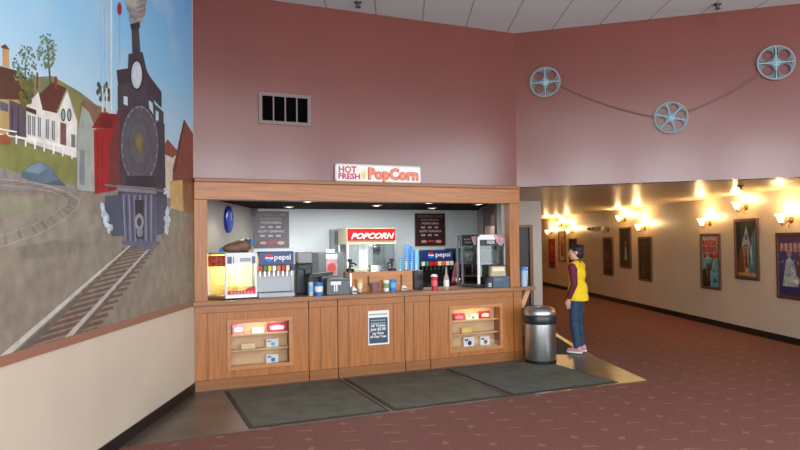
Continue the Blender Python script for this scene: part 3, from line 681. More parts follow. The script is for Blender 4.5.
for a_, b_ in ((.02, .075), (wf-.06, wf-.02), (.09, .1)): MB().box(a_, b_, -.005, -.003, hw-.13, hw-.045).build('label_picture', mat('label_grey_blue', (110, 110, 150), .6), fr)
mb = MB()
for k in range(4): mb.holed(circ(wf*.5+k*.033, hw-.085, .015, 10, .022), [circ(wf*.5+k*.033, hw-.085, .007, 10, .012)], -.005, -.003)
mb.build('label_print', BLACK, fr)
MB().prism([(.02, .06), (wf-.02, .06), (wf-.02, .135), (wf*.8, .14), (wf*.55, .10), (.02, .10)], -.003, .003).build('red_band', RED, fr)
mb = MB()
for k in range(7): mb.box(.06+k*.04, .085+k*.04, -.005, -.003, .068, .092)
mb.build('band_print', PINK, fr)
sd = thing('side_window', None, None, (Lx, .16, 0), math.atan2(-.16, -Lx)); sd.parent = t
sl = math.hypot(Lx, .16)
MB().box(.02, sl-.02, .004, .008, .05, hw-.16).build('glass', GLASS, sd)
MB().box(.0, sl, -.004, .004, hw-.16, hw-.03).build('side_label', mat('chip_picture', (150, 74, 58), .6, noise=(22, .5)), sd)
mb = MB()
for k in range(60):
    x, y = random.uniform(Lx+.08, wf-.05), random.uniform(.2, .36); z = .06+random.random()*.10*(1-abs(x)/.6); a_ = random.random()*6; r_ = .03
    mb.slab([(x+r_*cos(a_+i*2.1), y+r_*sin(a_+i*2.1)) for i in range(3)], z, z+.004)
tag(mb.build('chips', mat('corn_chips', (240, 200, 110), .7), t), None, None, None, 'stuff')
# bag of buns lying on the warmer
t = thing('snack_bag', 'brown snack bag with blue ends lying on the food warmer', 'bag', cw(cu(221, .2, 245), .2, zt), AC)
bl = cu(252, .2, 245)-cu(221, .2, 245); bh = cz(240, 240.5, .2)-zt
pts = [(bl*f_, .03, bh*(.3+.4*f_)) for f_ in (.06, .2, .4, .6, .8, .95)]
mb = MB(); mb.tube(pts, [.025, .055, .07, .085, .105, .06], 12)
for v in mb.bm.verts: v.co.z = max(.0, v.co.z*.95)
mb.build('sack', mat('brown_bag', (104, 78, 58), .5, noise=(8, .3), bump=.4), t, smooth='all')
MB().tube([(bl*.8, .0, bh*.8), (bl*.9, .02, bh*1.0), (bl*.86, .06, bh*.95)], [.022, .03, .02], 8).tube([(bl*.95, .02, bh*.5), (bl*1.02, .02, bh*1.05)], [.02, .026], 8).tube([(bl*.0, .03, bh*.05), (bl*.03, .03, bh*.42)], [.022, .018], 8).build('wrapper_end', BLUE, t, smooth='all')

# clock on the left inner wall
q = EY+ray(227.5, 219.5)*(XL/ray(227.5, 219.5).x)
rr0 = 13.5/640*q.y*1.0
t = thing('wall_clock', 'round blue wall clock on the side wall left of the menu board', 'clock', (XL, q.y, q.z), pi/2)
MB().lathe([(0, -.045), (rr0*.8, -.045), (rr0, -.03), (rr0, 0)], 0, 0, 28, 'y').build('case', mat('clock_blue', (22, 40, 150), .25), t, smooth=True)
MB().lathe([(0, -.048), (rr0*.72, -.048), (rr0*.72, -.0455)], 0, 0, 28, 'y').build('dial', mat('dial_blue', (30, 74, 190), .25), t)
MB().box(-.006, .006, -.052, -.049, 0, rr0*.5).box(-.004, rr0*.35, -.052, -.049, -.004, .006).build('hands', WHITE, t)

# menu boards on the service wall
def menu(px0, px1, py0, py1, label, boardcol, fade):
    off = BACK-.03
    x0, z0 = pz(px0, py1, off); x1, z1 = pz(px1, py0, off); w, h = x1-x0, z1-z0
    t = thing('menu_board', label, 'menu board', cw(x0, off, z0), AC, 'menu boards on the service wall')
    MB().box(0, w, 0, .028, 0, h).build('panel', mat('menu_'+str(boardcol), boardcol, .35, noise=(3, .15)), t, bevel=.003)
    P1 = mat('menu_print', (206, 190, 190), .6); P2 = mat('menu_print_dim', (150, 134, 132), .6)
    text('title', 'DINING CAR', .075, P2 if fade else mat('menu_title_dark', (120, 104, 92), .6), t, w/2, -.002, h*.87, w*.8, bold=.001)
    text('heading', 'POPCORN', .05, P1, t, w/2, -.002, h*.66, w*.55, bold=.001)
    text('heading', 'SOFT DRINKS', .05, P1, t, w/2, -.002, h*.42, w*.72, bold=.001)
    for zz in (.54, .30):
        mb = MB()
        for k in range(3):
            for j in range(3): mb.box(w*(.2+k*.22)+j*.026, w*(.2+k*.22)+j*.026+.018, -.002, 0, h*zz, h*zz+.032)
        mb.build('price_line', P1, t)
    mb = MB()
    for k in range(8): mb.box(w*.2+k*w*.075, w*.2+k*w*.075+w*.05, -.002, 0, h*.78, h*.78+.022)
    mb.build('subtitle', P2, t)
    MB().prism(circ(w*.77, h*.13, w*.1, 18, h*.05), -.002, 0).box(w*.2, w*.36, -.002, 0, h*.1, h*.17).build('brand_badges', mat('badge', (200, 150, 140), .6), t)
    MB().box(w*.42, w*.62, -.002, 0, h*.12, h*.17).build('badge_red', mat('badge_red_', (190, 60, 60), .6), t)
menu(253, 289, 211.5, 248, 'grey menu board on the service wall above the silver soda fountain', (76, 68, 76), True)
menu(415.5, 445, 213.5, 246, 'dark maroon menu board on the service wall above the black soda fountain', (58, 24, 24), False)

# corner speaker
q = cw(cu(253, BACK-.12, 210), BACK-.14, 2.13)
t = thing('corner_speaker', 'small black speaker in the ceiling corner above the menu board', 'speaker', q, AC)
MB().prism([(-.02, .01), (.0, .0), (.05, .02), (.08, .11), (-.07, .11)], 0, .1).build('cabinet', BLACK, t, bevel=.004)
MB().box(-.02, .03, .03, .07, .11, .119).build('bracket', CHAR, t)

# electrical panel on the service wall
off = BACK-.08
x0, z0 = pz(331, 253, off); x1, z1 = pz(345.5, 229.5, off)
t = thing('louvred_panel', 'grey louvred metal box on the service wall beside the popcorn sign', 'panel', cw(x0, off, z0), AC)
MB().box(0, x1-x0, 0, .08, 0, z1-z0).build('box', mat('panel_grey', (140, 146, 150), .45), t, bevel=.006)
mb = MB()
for k in range(5): mb.box((x1-x0)*(.3+k*.13), (x1-x0)*(.36+k*.13), -.003, 0, (z1-z0)*.35, (z1-z0)*.9)
mb.build('louvres', CHAR, t)

# brewer
off = .385
x0, x1 = cu(297, off, 285), cu(312.5, off, 285); w = x1-x0; h = cz(305, 251.5, off)-WT
t = thing('drink_dispenser', 'tall dark drink dispenser with a silver head', 'dispenser', cw(x0, off, WT), AC)
MB().box(0, w, 0, .17, 0, h*.72).build('tank', mat('slate_tank', (52, 60, 72), .35), t, bevel=.02)
MB().box(.01, w-.0, -.01, .17, h*.72, h).build('head', mat('head_silver', (150, 150, 150), .35), t, bevel=.015)
MB().prism([(0, h*.68), (w, h*.72), (w*.95, h*.62), (w*.5, h*.56), (w*.06, h*.6)], -.03, .17).build('collar', BLACK, t, bevel=.006)
MB().cyl(w*.5, -.02, h*.40, h*.56, .012, 10).build('tap', BLACK, t)
MB().box(w*.2, w*.8, -.012, 0, h*.06, h*.3).build('front_plate', CHAR, t, bevel=.003)

# big grey machine on the back counter
off = 1.95
x0, x1 = cu(320.5, off, 270), cu(346, off, 270); w = x1-x0; h = cz(333, 252.5, off)-BZ
t = thing('drink_machine', 'boxy grey frozen drink machine with a red picture panel', 'drink machine', cw(x0, off+.12, BZ), AC)
MB().box(0, w, 0, .45, 0, h).build('housing', mat('machine_grey', (96, 102, 104), .5), t, bevel=.01)
pg = MB().box(w*.3, w*.74, -.008, 0, h*.42, h*.95).build('picture_panel', mat('picture_rose', (168, 130, 132), .5, noise=(14, .2)), t)
MB().prism(circ(w*.52, h*.62, w*.17, 20), -.011, -.008).build('picture_spot', mat('picture_red', (176, 66, 60), .5), pg)
MB().box(w*.3, w*.74, -.011, -.008, h*.84, h*.95).build('picture_heading', PAPER, pg)
MB().box(w*.35, w*.68, .05, .06, h, h+.05).build('card', PAPER, t)
MB().box(w*.25, w*.8, -.08, 0, h*.12, h*.16).cyl(w*.52, -.03, h*.22, h*.32, .025, 12).build('drip_shelf', CHAR, t)

# condiment tray rack, cups box, cup
off = .12
x0, x1 = cu(309, off, 290), cu(334, off, 290); w = x1-x0; h = cz(320, 273.5, off)-WT
t = thing('lid_rack', 'black rack of lids and cups left of the grey napkin box', 'rack', cw(x0, off+.02, WT), AC)
MB().prism([(0, h*.82), (w*.2, h*.8), (w, h*.92), (w, h*1.05), (w*.1, h*.98)], 0, .19).build('top_tray', BLACK, t, bevel=.004)
MB().prism([(0, 0), (.02, 0), (.035, h*.85), (.012, h*.85)], 0, .2).prism([(w*.56, 0), (w*.6, 0), (w*.6, h*.85), (w*.56, h*.85)], .05, .2).build('side', BLACK, t)
MB().box(.02, w*.56, .165, .18, 0, h*.8).build('back_panel', CHAR, t)
def cup(name, label, px, py0, py1, off, wpx, m1, m2=None, base=WT, taper=.78, cat='cup', group='cups on the snack counter', lid=None):
    u = cu(px, off, py1); r = wpx/2/640*(cw(u, off).y); zt_ = cz(px, py0, off); h = zt_-base
    t = thing(name, label, cat, cw(u, off, base), AC, group)
    MB().lathe([(0, 0), (r*taper, 0), (r, h*.94), (r*1.06, h*.95), (r*1.06, h), (r*.95, h), (r*.93, h*.94), (r*.7, h*.4), (0, h*.4)], 0, 0, 20).build('body', m1, t, smooth=True)
    if m2:
        k0, k1 = .3, .72
        MB().lathe([(r*(taper+(1-taper)*k0)+.0005, h*k0), (r*(taper+(1-taper)*k0)+.002, h*k0), (r*(taper+(1-taper)*k1)+.002, h*k1), (r*(taper+(1-taper)*k1)+.0005, h*k1)], 0, 0, 20).build('printed_band', m2, t, smooth=True)
    if lid: MB().lathe([(r*1.09, h), (r*1.09, h+.012), (r*.8, h+.016), (r*.75, h+.03), (0, h+.03)], 0, 0, 20).build('lid', lid, t, smooth=True)
    return t
cup('paper_cup', 'blue and white paper cup in front of the lid rack', 318.8, 282.5, 294.2, .045, 8.5, BLUE, PAPER, taper=.85)
cup('paper_cup', 'silver white paper cup at the left end of the lid rack', 311, 282, 293.5, .085, 5.2, mat('pearl', (190, 200, 206), .4), LBLUE, taper=.9)
off = .09
x0, x1 = cu(325.5, off, 290), cu(349.5, off, 290); w = x1-x0; h = cz(337, 278.5, off)-WT
t = thing('napkin_box', 'grey napkin box with a white label left of the wooden shield', 'box', cw(x0+.02, off, WT), AC)
w -= .02
MB().prism(rrect(0, w, 0, h, .02), 0, .2).build('case', mat('box_grey', (98, 106, 110), .45), t, bevel=.004)
MB().box(.0, w, -.004, 0, h*.86, h*.9).build('seam', BLACK, t)
MB().box(w*.16, w*.62, -.005, -.001, h*.6, h*.82).box(w*.30, w*.36, -.005, -.001, h*.2, h*.6).box(w*.4, w*.46, -.005, -.001, h*.2, h*.6).build('label_sheet', PAPER, t)

# wooden shield on the counter
off = .17
x0, x1 = cu(351.5, off, 288), cu(412.5, off, 288); w = x1-x0; h = cz(380, 271.5, off)-WT
t = thing('wooden_shield', 'low wooden shield box with two slots in front of the popcorn machine', 'counter screen', cw(x0, off, WT), AC)
s1, s2 = w*.27, w*.81
MB().holed(rect(0, w, 0, h), [rect(s1-.012, s1+.012, h*.35, h*.8), rect(s2-.012, s2+.012, h*.3, h*.8)], 0, .018).build('front_board', mat('shield_oak', (190, 128, 76), .45, noise=(3, .1), stretch=(.8, 8, 8)), t)
MB().box(0, .018, .018, .26, 0, h).box(w-.018, w, .018, .26, 0, h).build('side_board', WOOD_H, t)
MB().box(.018, w-.018, .02, .028, .0, h*.97).build('slot_backing', BROWN, t)
MB().box(-.022, 0, -.01, .02, 0, h*.95).build('edge_strip', CHROME, t)
MB().box(.078, w*.98, -.155, -.001, 0, .012).build('tray_ledge', WOOD_D, t, bevel=.003)
CUPB = WT+.013
cup('paper_cone_cup', 'tan tapered cup first in front of the wooden shield', 360, 279.3, 291.5, .10, 6.5, mat('tan', (226, 190, 150), .6), CREAM, base=CUPB, taper=.6)
cup('snack_bowl', 'small purple bowl in front of the wooden shield', 374.5, 282.8, 290.5, .09, 9.5, mat('dusty_purple', (140, 96, 112), .5), None, base=CUPB, cat='bowl')
cup('paper_cup', 'white and green paper cup in front of the wooden shield', 386.3, 280, 290.5, .10, 6.5, PAPER, mat('leaf_green', (130, 170, 110), .6), base=CUPB, taper=.85)
cup('paper_cup', 'blue paper cup in front of the wooden shield', 393, 279.5, 290, .10, 6.5, BLUE, LBLUE, base=CUPB, taper=.85)
def packet(px0, px1, py0, py1, off, label, mt, base=WT):
    x0, x1 = cu(px0, off, py1), cu(px1, off, py1); h = max(.02, cz((px0+px1)/2, py0, off)-base)
    t = thing('condiment_packet', label, 'packet', cw(x0, off, base), AC, 'packets on the worktop')
    MB().prism([(0, 0), (x1-x0, 0), (x1-x0, h*.6), ((x1-x0)*.3, h), (0, h*.7)], 0, .05).build('sachet', mt, t, bevel=.003)
    MB().box(.004, x1-x0-.004, -.002, 0, h*.15, h*.4).build('print', NAVY, t)
packet(352.5, 357, 286.5, 291.5, .10, 'small white packet at the left foot of the wooden shield', PAPER)
packet(402.5, 407, 285, 289.5, .10, 'small white packet at the right foot of the wooden shield', PAPER, CUPB)
# black pump dispensers behind the shield
def pump(px, py, off, label, flip):
    h = cz(px, py, off)-WT
    t = thing('pump_dispenser', label, 'pump dispenser', cw(cu(px, off, 280), off, WT), AC, 'black butter pumps')
    MB().lathe([(0, 0), (.06, 0), (.065, h*.55), (.05, h*.7), (.02, h*.74), (.02, h*.8), (0, h*.8)], 0, 0, 16).build('jug', BLACK, t, smooth=True)
    MB().lathe([(.012, h*.8), (.012, h*.9), (.035, h*.92), (.03, h), (0, h)], 0, 0, 12).build('plunger', BLACK, t, smooth=True)
    MB().tube([(0, 0, h*.86), (flip*.05, -.02, h*.87), (flip*.085, -.03, h*.80)], .011).build('spout', BLACK, t)
pump(350, 259, .49, 'black pump dispenser at the left end of the wooden shield', 1)
pump(392, 258.5, .49, 'black pump dispenser behind the right part of the wooden shield', -1)
# cup stacks
def stack(px, py0, off, wpx, label, mt):
    u = cu(px, off, 265); r = wpx/2/640*cw(u, off).y; h = cz(px, py0, off)-BZ
    t = thing('cup_stack', label, 'stack of cups', cw(u, off, BZ), AC, 'tall stacks of cups')
    prof = [(0, 0)]; k = 9
    mb = MB(); n = int(h/.032)
    for i in range(n): prof += [(r*.93, h*i/n), (r, h*(i+.75)/n), (r*1.05, h*(i+.78)/n), (r*1.05, h*(i+.98)/n)]
    prof += [(0, h)]
    mb.lathe(prof, 0, 0, 16); mb.bm.normal_update()
    for f_ in mb.bm.faces:
        c_ = f_.calc_center_median(); g_ = (c_.z/h*n) % 1
        f_.material_index = 1 if (g_ > .72 or c_.z < h*.62 and math.atan2(c_.y, c_.x) < -1.9) else 0
    mb.build('cups', [mt, mat('cup_pale', (176, 208, 234), .45)], t, smooth=True)
    return t
stack(407.0, 243.5, 2.12, 4.6, 'tallest stack of blue cups, directly right of the popcorn machine', BLUE)
stack(412.0, 246, 2.16, 4.3, 'second tall stack of blue cups from the popcorn machine', mat('sky_blue', (60, 150, 225), .45))
stack(417.0, 250, 2.11, 4.7, 'pale blue stack of cups beside the black soda fountain', LBLUE)
stack(400.8, 257, 2.12, 4.4, 'short stack of teal cups right at the popcorn machine corner', mat('teal_cup', (70, 150, 170), .5))
# black box, red cup, bottle
off = .3
x0, x1 = cu(414.5, off, 287), cu(423.5, off, 287); h = cz(417, 270.5, off)-WT
t = thing('storage_box', 'low black box standing right of the wooden shield', 'box', cw(x0, off, WT), AC)
MB().box(0, x1-x0, 0, .2, 0, h).build('case', BLACK, t, bevel=.008)
MB().box(.01, x1-x0-.01, -.004, 0, h*.2, h*.5).build('drawer_front', CHAR, t, bevel=.002)
cup('paper_cup', 'crimson red paper cup standing alone on the worktop', 434.5, 276.5, 288.8, .08, 6.6, mat('cup_red', (210, 34, 54), .4), mat('cup_red_band', (226, 110, 120), .4), taper=.8, lid=WHITE)
off = .15; h = cz(446, 266.5, off)-WT
t = thing('squeeze_bottle', 'small white bottle with a narrow neck between red cup and pizza warmer', 'bottle', cw(cu(446.5, off, 287), off, WT), AC)
MB().lathe([(0, 0), (.034, 0), (.036, h*.3), (.034, h*.5), (.014, h*.68), (.009, h*.95), (0, h)], 0, 0, 16).build('flask', mat('bottle_frost', (176, 166, 156), .35), t, smooth=True)
MB().lathe([(.0365, h*.12), (.0375, h*.13), (.0375, h*.4), (.0365, h*.41)], 0, 0, 16).build('label_band', PAPER, t)
# dark tall box behind the worker
off = 2.25
x0, x1 = cu(454.5, off, 262), cu(462, off, 262); h = cz(457, 248.5, off)-BZ
t = thing('ice_chest', 'tall dark green box on the back counter right of the black fountain', 'box', cw(x0+.02, off, BZ), AC)
MB().box(0, x1-x0+.15, 0, .4, 0, h).build('case', mat('dark_teal', (28, 48, 50), .4), t, bevel=.01)
MB().box(.02, x1-x0+.13, -.006, 0, h*.55, h*.95).build('lid', mat('dark_teal_lid', (34, 58, 60), .4), t, bevel=.004)

# pizza warmer
u0, um, u1 = cu(462.5, .36, 280), cu(478.5, .10, 286), cu(505.8, .12, 280)
zt = cz(478.5, 234.5, .10); h = zt-WT; wf = u1-um; Lx = u0-um
t = thing('pizza_warmer', 'tall glass pizza warmer with white posts and a black top sign', 'food warmer', cw(um, .10, WT), AC)
dep = .40
foot = [(Lx, .26), (0, 0), (wf, .02), (wf, dep), (Lx, dep+.04)]
MB().slab(foot, .012, .05).build('base', CHAR, t, bevel=.003)
MB().slab(foot, h-.03, h).build('top', CHAR, t, bevel=.003)
mb = MB()
MB().box(0, .03, 0, .03, .05, h-.03).build('post', WHITE, t, bevel=.002); MB().box(wf-.028, wf, .02, .05, .05, h-.03).build('post', WHITE, t, bevel=.002)
for b6 in ((Lx, Lx+.022, .262, .284), (Lx, Lx+.022, dep, dep+.03), (wf-.022, wf, dep-.03, dep)): MB().box(*b6, .05, h-.03).build('rear_post', GREY, t)
G2 = glass('smoked_glass', (205, 214, 216), .06)
MB().box(.03, wf-.028, .014, .018, .05, h-.16).build('front_glass', G2, t)
sd = thing('side_window', None, None, (Lx, .26, 0), math.atan2(-.26, -Lx)); sd.parent = t; sl = math.hypot(Lx, .26)
MB().box(.02, sl-.03, .004, .008, .05, h-.16).build('glass', G2, sd)
MB().box(.0, sl-.02, -.002, .004, h-.155, h-.01).build('side_sign', BLACK, sd)
MB().prism([(sl*.6, h-.03), (sl-.03, h-.02), (sl-.03, h-.145), (sl*.75, h-.14)], -.005, -.002).build('pizza_picture', mat('pizza_pic', (206, 120, 130), .5, noise=(40, .5)), sd)
for k in range(3):
    MB().box(sl*.14+k*.04, sl*.14+k*.04+.03, -.004, -.002, h-.075, h-.055).build('sign_print', GREY, sd); MB().box(sl*.2+k*.04, sl*.2+k*.04+.03, -.004, -.002, h-.12, h-.10).build('sign_print', GREY, sd)
MB().box(.03, wf-.028, .0, .012, h-.075, h-.004).build('white_header', PAPER, t)
MB().box(.03, wf-.028, .0, .012, h-.16, h-.076).build('black_header', BLACK, t)
text('lettering', 'PIZZA', .06, PAPER, t, wf*.46, -.001, h-.13, wf*.26, bold=.001)
MB().prism([(wf*.56, h-.004), (wf-.03, h-.004), (wf-.03, h-.13), (wf*.82, h-.165), (wf*.66, h-.12)], -.008, -.0005).build('pizza_slice', mat('pizza_slice_', (222, 130, 140), .5, noise=(38, .55)), t)
for k in range(3):
    zz = .05+(h-.21)*(k+.55)/3
    MB().slab([(Lx+.06, .24), (.03, .04), (wf-.03, .06), (wf-.03, dep-.02), (Lx+.06, dep)], zz, zz+.008).build('rack_shelf', STEEL, t)
    MB().lathe([(0, 0), (.13, 0), (.14, .012), (.12, .014), (0, .016)], wf*.35, .2, 24, c=zz+.008).build('pizza', mat('pizza', (176, 110, 60), .7, noise=(25, .4)), t)
MB().slab([(Lx+.04, dep-.004), (wf-.03, dep-.004), (wf-.03, dep), (Lx+.04, dep)], .05, h-.03).build('back_glass', G2, t)
# cash register
off = .02
x0, x1 = cu(488.5, off, 285), cu(512, off, 285); w = x1-x0
h1 = cz(500, 276, off)-WT; h2 = cz(500, 265, off)-WT
t = thing('cash_register', 'blue grey cash register with a cream display by the right post', 'cash register', cw(x0-.015, off-.055, WT), AC)
w = min(w, x0r-x0-.0)
MB().box(w*.18, w*1.0, .0, .10, 0, h1).build('drawer', mat('register_blue', (74, 92, 112), .4), t, bevel=.006)
MB().prism([(w*.12, h1), (w*.86, h1), (w*.82, h2*.97), (w*.14, h2*.97)], .02, .09).build('display_housing', mat('register_cream', (186, 178, 146), .45), t, bevel=.004)
MB().box(w*.1, w*.84, .012, .098, h2*.95, h2).build('display_cap', CHAR, t, bevel=.003)
MB().box(w*.2, w*.76, .014, .02, h1+(h2-h1)*.45, h1+(h2-h1)*.8).build('display_screen', mat('screen_cream', (236, 226, 190), .3), t)
MB().prism([(-.03, 0), (w*.17, 0), (w*.17, h1*.9), (w*.08, h1*.95), (-.02, h1*.35)], .01, .09).build('keypad', CHAR, t, bevel=.004)
mb = MB()
for i in range(3):
    for j in range(3): mb.box(-.012+i*.016, 0+i*.016, .004, .01, .02+j*.018, .032+j*.018)
mb.build('keys', PAPER, t)
MB().box(w*.26, w*.62, -.003, 0, h1*.62, h1*.8).build('badge', GREY, t)

# napkin stack at the end of the worktop
u = cu(525.0, -.0, 287)
t = thing('water_jug', 'translucent blue and white jug on the outer end of the worktop', 'jug', cw(u, .02, WT), AC)
h = cz(525, 266.5, .02)-WT
MB().lathe([(0, 0), (.045, 0), (.05, h*.2), (.045, h*.75), (.048, h*.8), (0, h*.8)], 0, 0, 18).build('body', mat('jug_blue', (170, 196, 226), .35), t, smooth=True)
MB().lathe([(.05, h*.8), (.05, h*.9), (.03, h), (0, h)], 0, 0, 18).build('lid', mat('jug_lid', (84, 136, 220), .35), t, smooth=True)

# framed notice on the partition wall of the service area
d0 = ray(484.5, 209); q0 = EY+d0*((XR)/d0.x); d1 = ray(497, 238); q1 = EY+d1*(XR/d1.x)
yc, hw_ = (q0.y+q1.y)/2, abs(q0.y-q1.y)
t = thing('framed_notice', 'dark framed notice with a crown on the side wall by the right post', 'picture frame', (XR, q0.y, 1.55), -pi/2)
zt_ = q0.z+.0-1.55
MB().holed(rect(0, hw_, 0, zt_), [rect(.06, hw_-.06, .06, zt_-.3)], -.03, 0).build('frame', mat('dark_walnut', (66, 44, 36), .4), t)
MB().box(.06, hw_-.06, -.012, 0, .06, zt_-.3).build('sheet', mat('pink_sheet', (176, 148, 140), .6), t)
MB().box(-.06, hw_+.06, -.07, 0, zt_, zt_+.06).build('crown', mat('dark_walnut', (66, 44, 36), .4), t, bevel=.01)

# downlights in the service ceiling
EM = mat('lamp_lens', (255, 240, 214), .4, emit=((255, 236, 205), 14))
DLP = [(241.5, 199.3), (307.5, 201.2), (428.7, 202.6), (479, 203.8), (289, 206.6), (377, 205.2), (432, 207.8)]
DLW = ['above the food warmer', 'above the dispenser and lid rack', 'above the red cup', 'above the pizza warmer', 'before the grey menu board', 'above the popcorn sign', 'before the maroon menu board']
for (px, py), wh in zip(DLP, DLW):
    p = at_z(px, py, 2.25)
    t = thing('downlight', 'round downlight in the dark service ceiling '+wh, 'downlight', (p.x, p.y, 2.25), 0, 'downlights of the service ceiling')
    MB().lathe([(.05, 0), (.085, 0), (.085, -.006), (.05, -.012), (.05, 0)], 0, 0, 24, cap=False).build('trim_ring', mat('lamp_ring', (200, 190, 176), .4), t, smooth=True)
    MB().lathe([(0, -.004), (.05, -.004), (.05, -.007), (0, -.007)], 0, 0, 24).build('lens', EM, t)
    ld = bpy.data.lights.new('downlight_lamp', 'SPOT'); ld.energy = 22; ld.spot_size = radians(130); ld.spot_blend = .6; ld.color = (1, .9, .76); ld.shadow_soft_size = .05
    lo = bpy.data.objects.new('downlight_lamp', ld); C.objects.link(lo); lo.parent = t; lo.location = (0, 0, -.02)

# ------------------------------------------------------------------ sign and vent over the counter
x0, z0 = pz(335, 183.5, -.03); x1, z1 = pz(420.5, 164.5, -.03)
_, z0 = pz(378, 184.8, -.03); _, z1 = pz(378, 165, -.03)
t = thing('popcorn_sign', 'long white sign reading HOT FRESH PopCorn standing on the header', 'sign', cw(x0, -.03, max(z0, 2.4525)), AC)
w, h = x1-x0, z1-max(z0, 2.4525)
mb = MB().prism(rrect(0, w, 0, h, .035), -.015, .025); mb.build('board', mat('sign_white', (232, 234, 226), .35), t, bevel=.006)
BORD = mat('sign_border', (176, 190, 190), .4)
mb = MB().holed(rrect(.006, w-.006, .006, h-.006, .03), [rrect(.016, w-.016, .016, h-.016, .024)], -.017, -.015); mb.build('border', BORD, t)
SR = mat('sign_crimson', (204, 38, 60), .4); SO = mat('sign_orange', (236, 140, 92), .4)
text('lettering_hot', 'HOT', h*.52, SR, t, w*.135, -.017, h*.5, w*.2, bold=.004)
text('lettering_fresh', 'FRESH', h*.42, mat('sign_magenta', (196, 40, 96), .4), t, w*.155, -.017, h*.16, w*.245, bold=.004)
text('lettering_outline', 'PopCorn', h*.86, SR, t, w*.665, -.0165, h*.2, w*.6, bold=.012)
text('lettering_popcorn', 'PopCorn', h*.86, SO, t, w*.665, -.019, h*.2, w*.575, bold=.002)
MB().prism([(w*.29, h*.55), (w*.35, h*.62), (w*.335, h*.18), (w*.3, h*.18)], -.018, -.0155).build('popcorn_bag', mat('sign_yellow', (226, 200, 120), .4), t)
cbs = MB()
for xx, zz in ((.295, .6), (.32, .68), (.345, .62), (.31, .55)): cbs.prism(circ(w*xx, h*zz, .018, 10), -.019, -.0155)
cbs.build('popcorn_picture', mat('sign_cream_corn', (240, 226, 190), .5), t)

x0, z0 = pz(258.5, 124, 0); x1, z1 = pz(310.5, 94, 0)
_, z1 = pz(284, 94, 0); _, z0 = pz(284, 125, 0)
t = thing('wall_vent', 'dark air vent with four openings in the mauve wall above the counter', 'vent', cw(x0, 0, z0), AC)
w, h = x1-x0, z1-z0
VF = mat('vent_frame', (118, 96, 94), .4)
holes = [rect(.035+k*(w-.07)/4+.008, .035+(k+1)*(w-.07)/4-.008, .04, h-.04) for k in range(4)]
MB().holed(rect(0, w, 0, h), holes, -.02, -.004).build('frame', VF, t)
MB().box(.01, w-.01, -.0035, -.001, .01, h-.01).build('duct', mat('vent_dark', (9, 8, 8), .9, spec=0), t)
for k in range(4):
    a, b_ = holes[k][0][0], holes[k][1][0]; mb = MB()
    for j in range(6):
        zz = .05+j*(h-.1)/5.5
        mb.slab([(a+.001, -.007), (b_-.001, -.007), (b_-.001, -.004), (a+.001, -.004)], zz, zz+.02)
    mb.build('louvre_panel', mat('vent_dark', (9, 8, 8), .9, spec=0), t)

# ------------------------------------------------------------------ reels and film on the right wall
def reel(px, py, rpx, kind, label):
    x, z = loc_on(px, py, R0, AR, -.03); p = R0+dirv(AR)*x; r = rpx/640*p.y*1.02
    t = thing('film_reel', label, 'film reel', (p.x, p.y, z), AR, 'film reels on the mauve wall')
    RM = mat('reel_metal', (92, 102, 106), .5); HB = mat('reel_hub', (132, 168, 178), .5)
    holes = []
    if kind == 4:
        for k in range(4):
            aa = radians(45+90*k); holes.append(circ(r*.61*cos(aa), r*.61*sin(aa), r*.31, 20))
        for k in range(4):
            aa = radians(90*k); 
            for sgn in (-1, 1):
                c0, s0 = cos(aa), sin(aa); o_ = sgn*.075*r
                P_ = [(r*.42*c0-(o_-.03*r)*s0, r*.42*s0+(o_-.03*r)*c0), (r*.82*c0-(o_-.03*r)*s0, r*.82*s0+(o_-.03*r)*c0), (r*.82*c0-(o_+.03*r)*s0, r*.82*s0+(o_+.03*r)*c0), (r*.42*c0-(o_+.03*r)*s0, r*.42*s0+(o_+.03*r)*c0)]
                holes.append(P_)
    else:
        for k in range(6): aa = radians(60*k+15); holes.append(circ(r*.63*cos(aa), r*.63*sin(aa), r*.27, 18))
    for nm, y in (('rear_flange', (-.012, -.004)), ('front_flange', (-.036, -.030))):
        MB().holed(circ(0, 0, r, 48), holes, *y).build(nm, RM, t)
    mb = MB(); mb.holed(circ(0, 0, r*1.02, 48), [circ(0, 0, r*.93, 48)], -.039, -.028); mb.build('rim', mat('reel_rim', (124, 130, 132), .5), t)
    MB().lathe([(0, -.052), (r*.13, -.052), (r*.22, -.042), (r*.22, -.0), (0, -.0)], 0, 0, 24, 'y').build('hub', HB, t, smooth=True)
    mb = MB()
    for k in range(4 if kind == 4 else 6):
        aa = radians((90 if kind == 4 else 60)*k+(0 if kind == 4 else 45)); c0, s0 = cos(aa), sin(aa); w_ = r*.03
        mb.prism([(r*.2*c0-w_*s0, r*.2*s0+w_*c0), (r*.2*c0+w_*s0, r*.2*s0-w_*c0), (r*.92*c0+w_*s0, r*.92*s0-w_*c0), (r*.92*c0-w_*s0, r*.92*s0+w_*c0)], -.041, -.0365)
    mb.build('spoke_bars', HB, t)
    mb = MB()
    for k in range(4 if kind == 4 else 6):
        aa = radians((90 if kind == 4 else 60)*k+45); mb.prism(circ(r*.13*cos(aa), r*.13*sin(aa), r*.03, 8), -.0555, -.048)
    mb.build('hub_bolts', CHAR, t)
    return t
reel(545.2, 82.2, 14.6, 4, 'silver film reel at the upper left beside the wall corner')
reel(671, 117.6, 15.4, 6, 'silver film reel hanging lowest, with six round holes')
reel(776, 62.6, 16.8, 4, 'silver film reel hanging highest, at the far right')
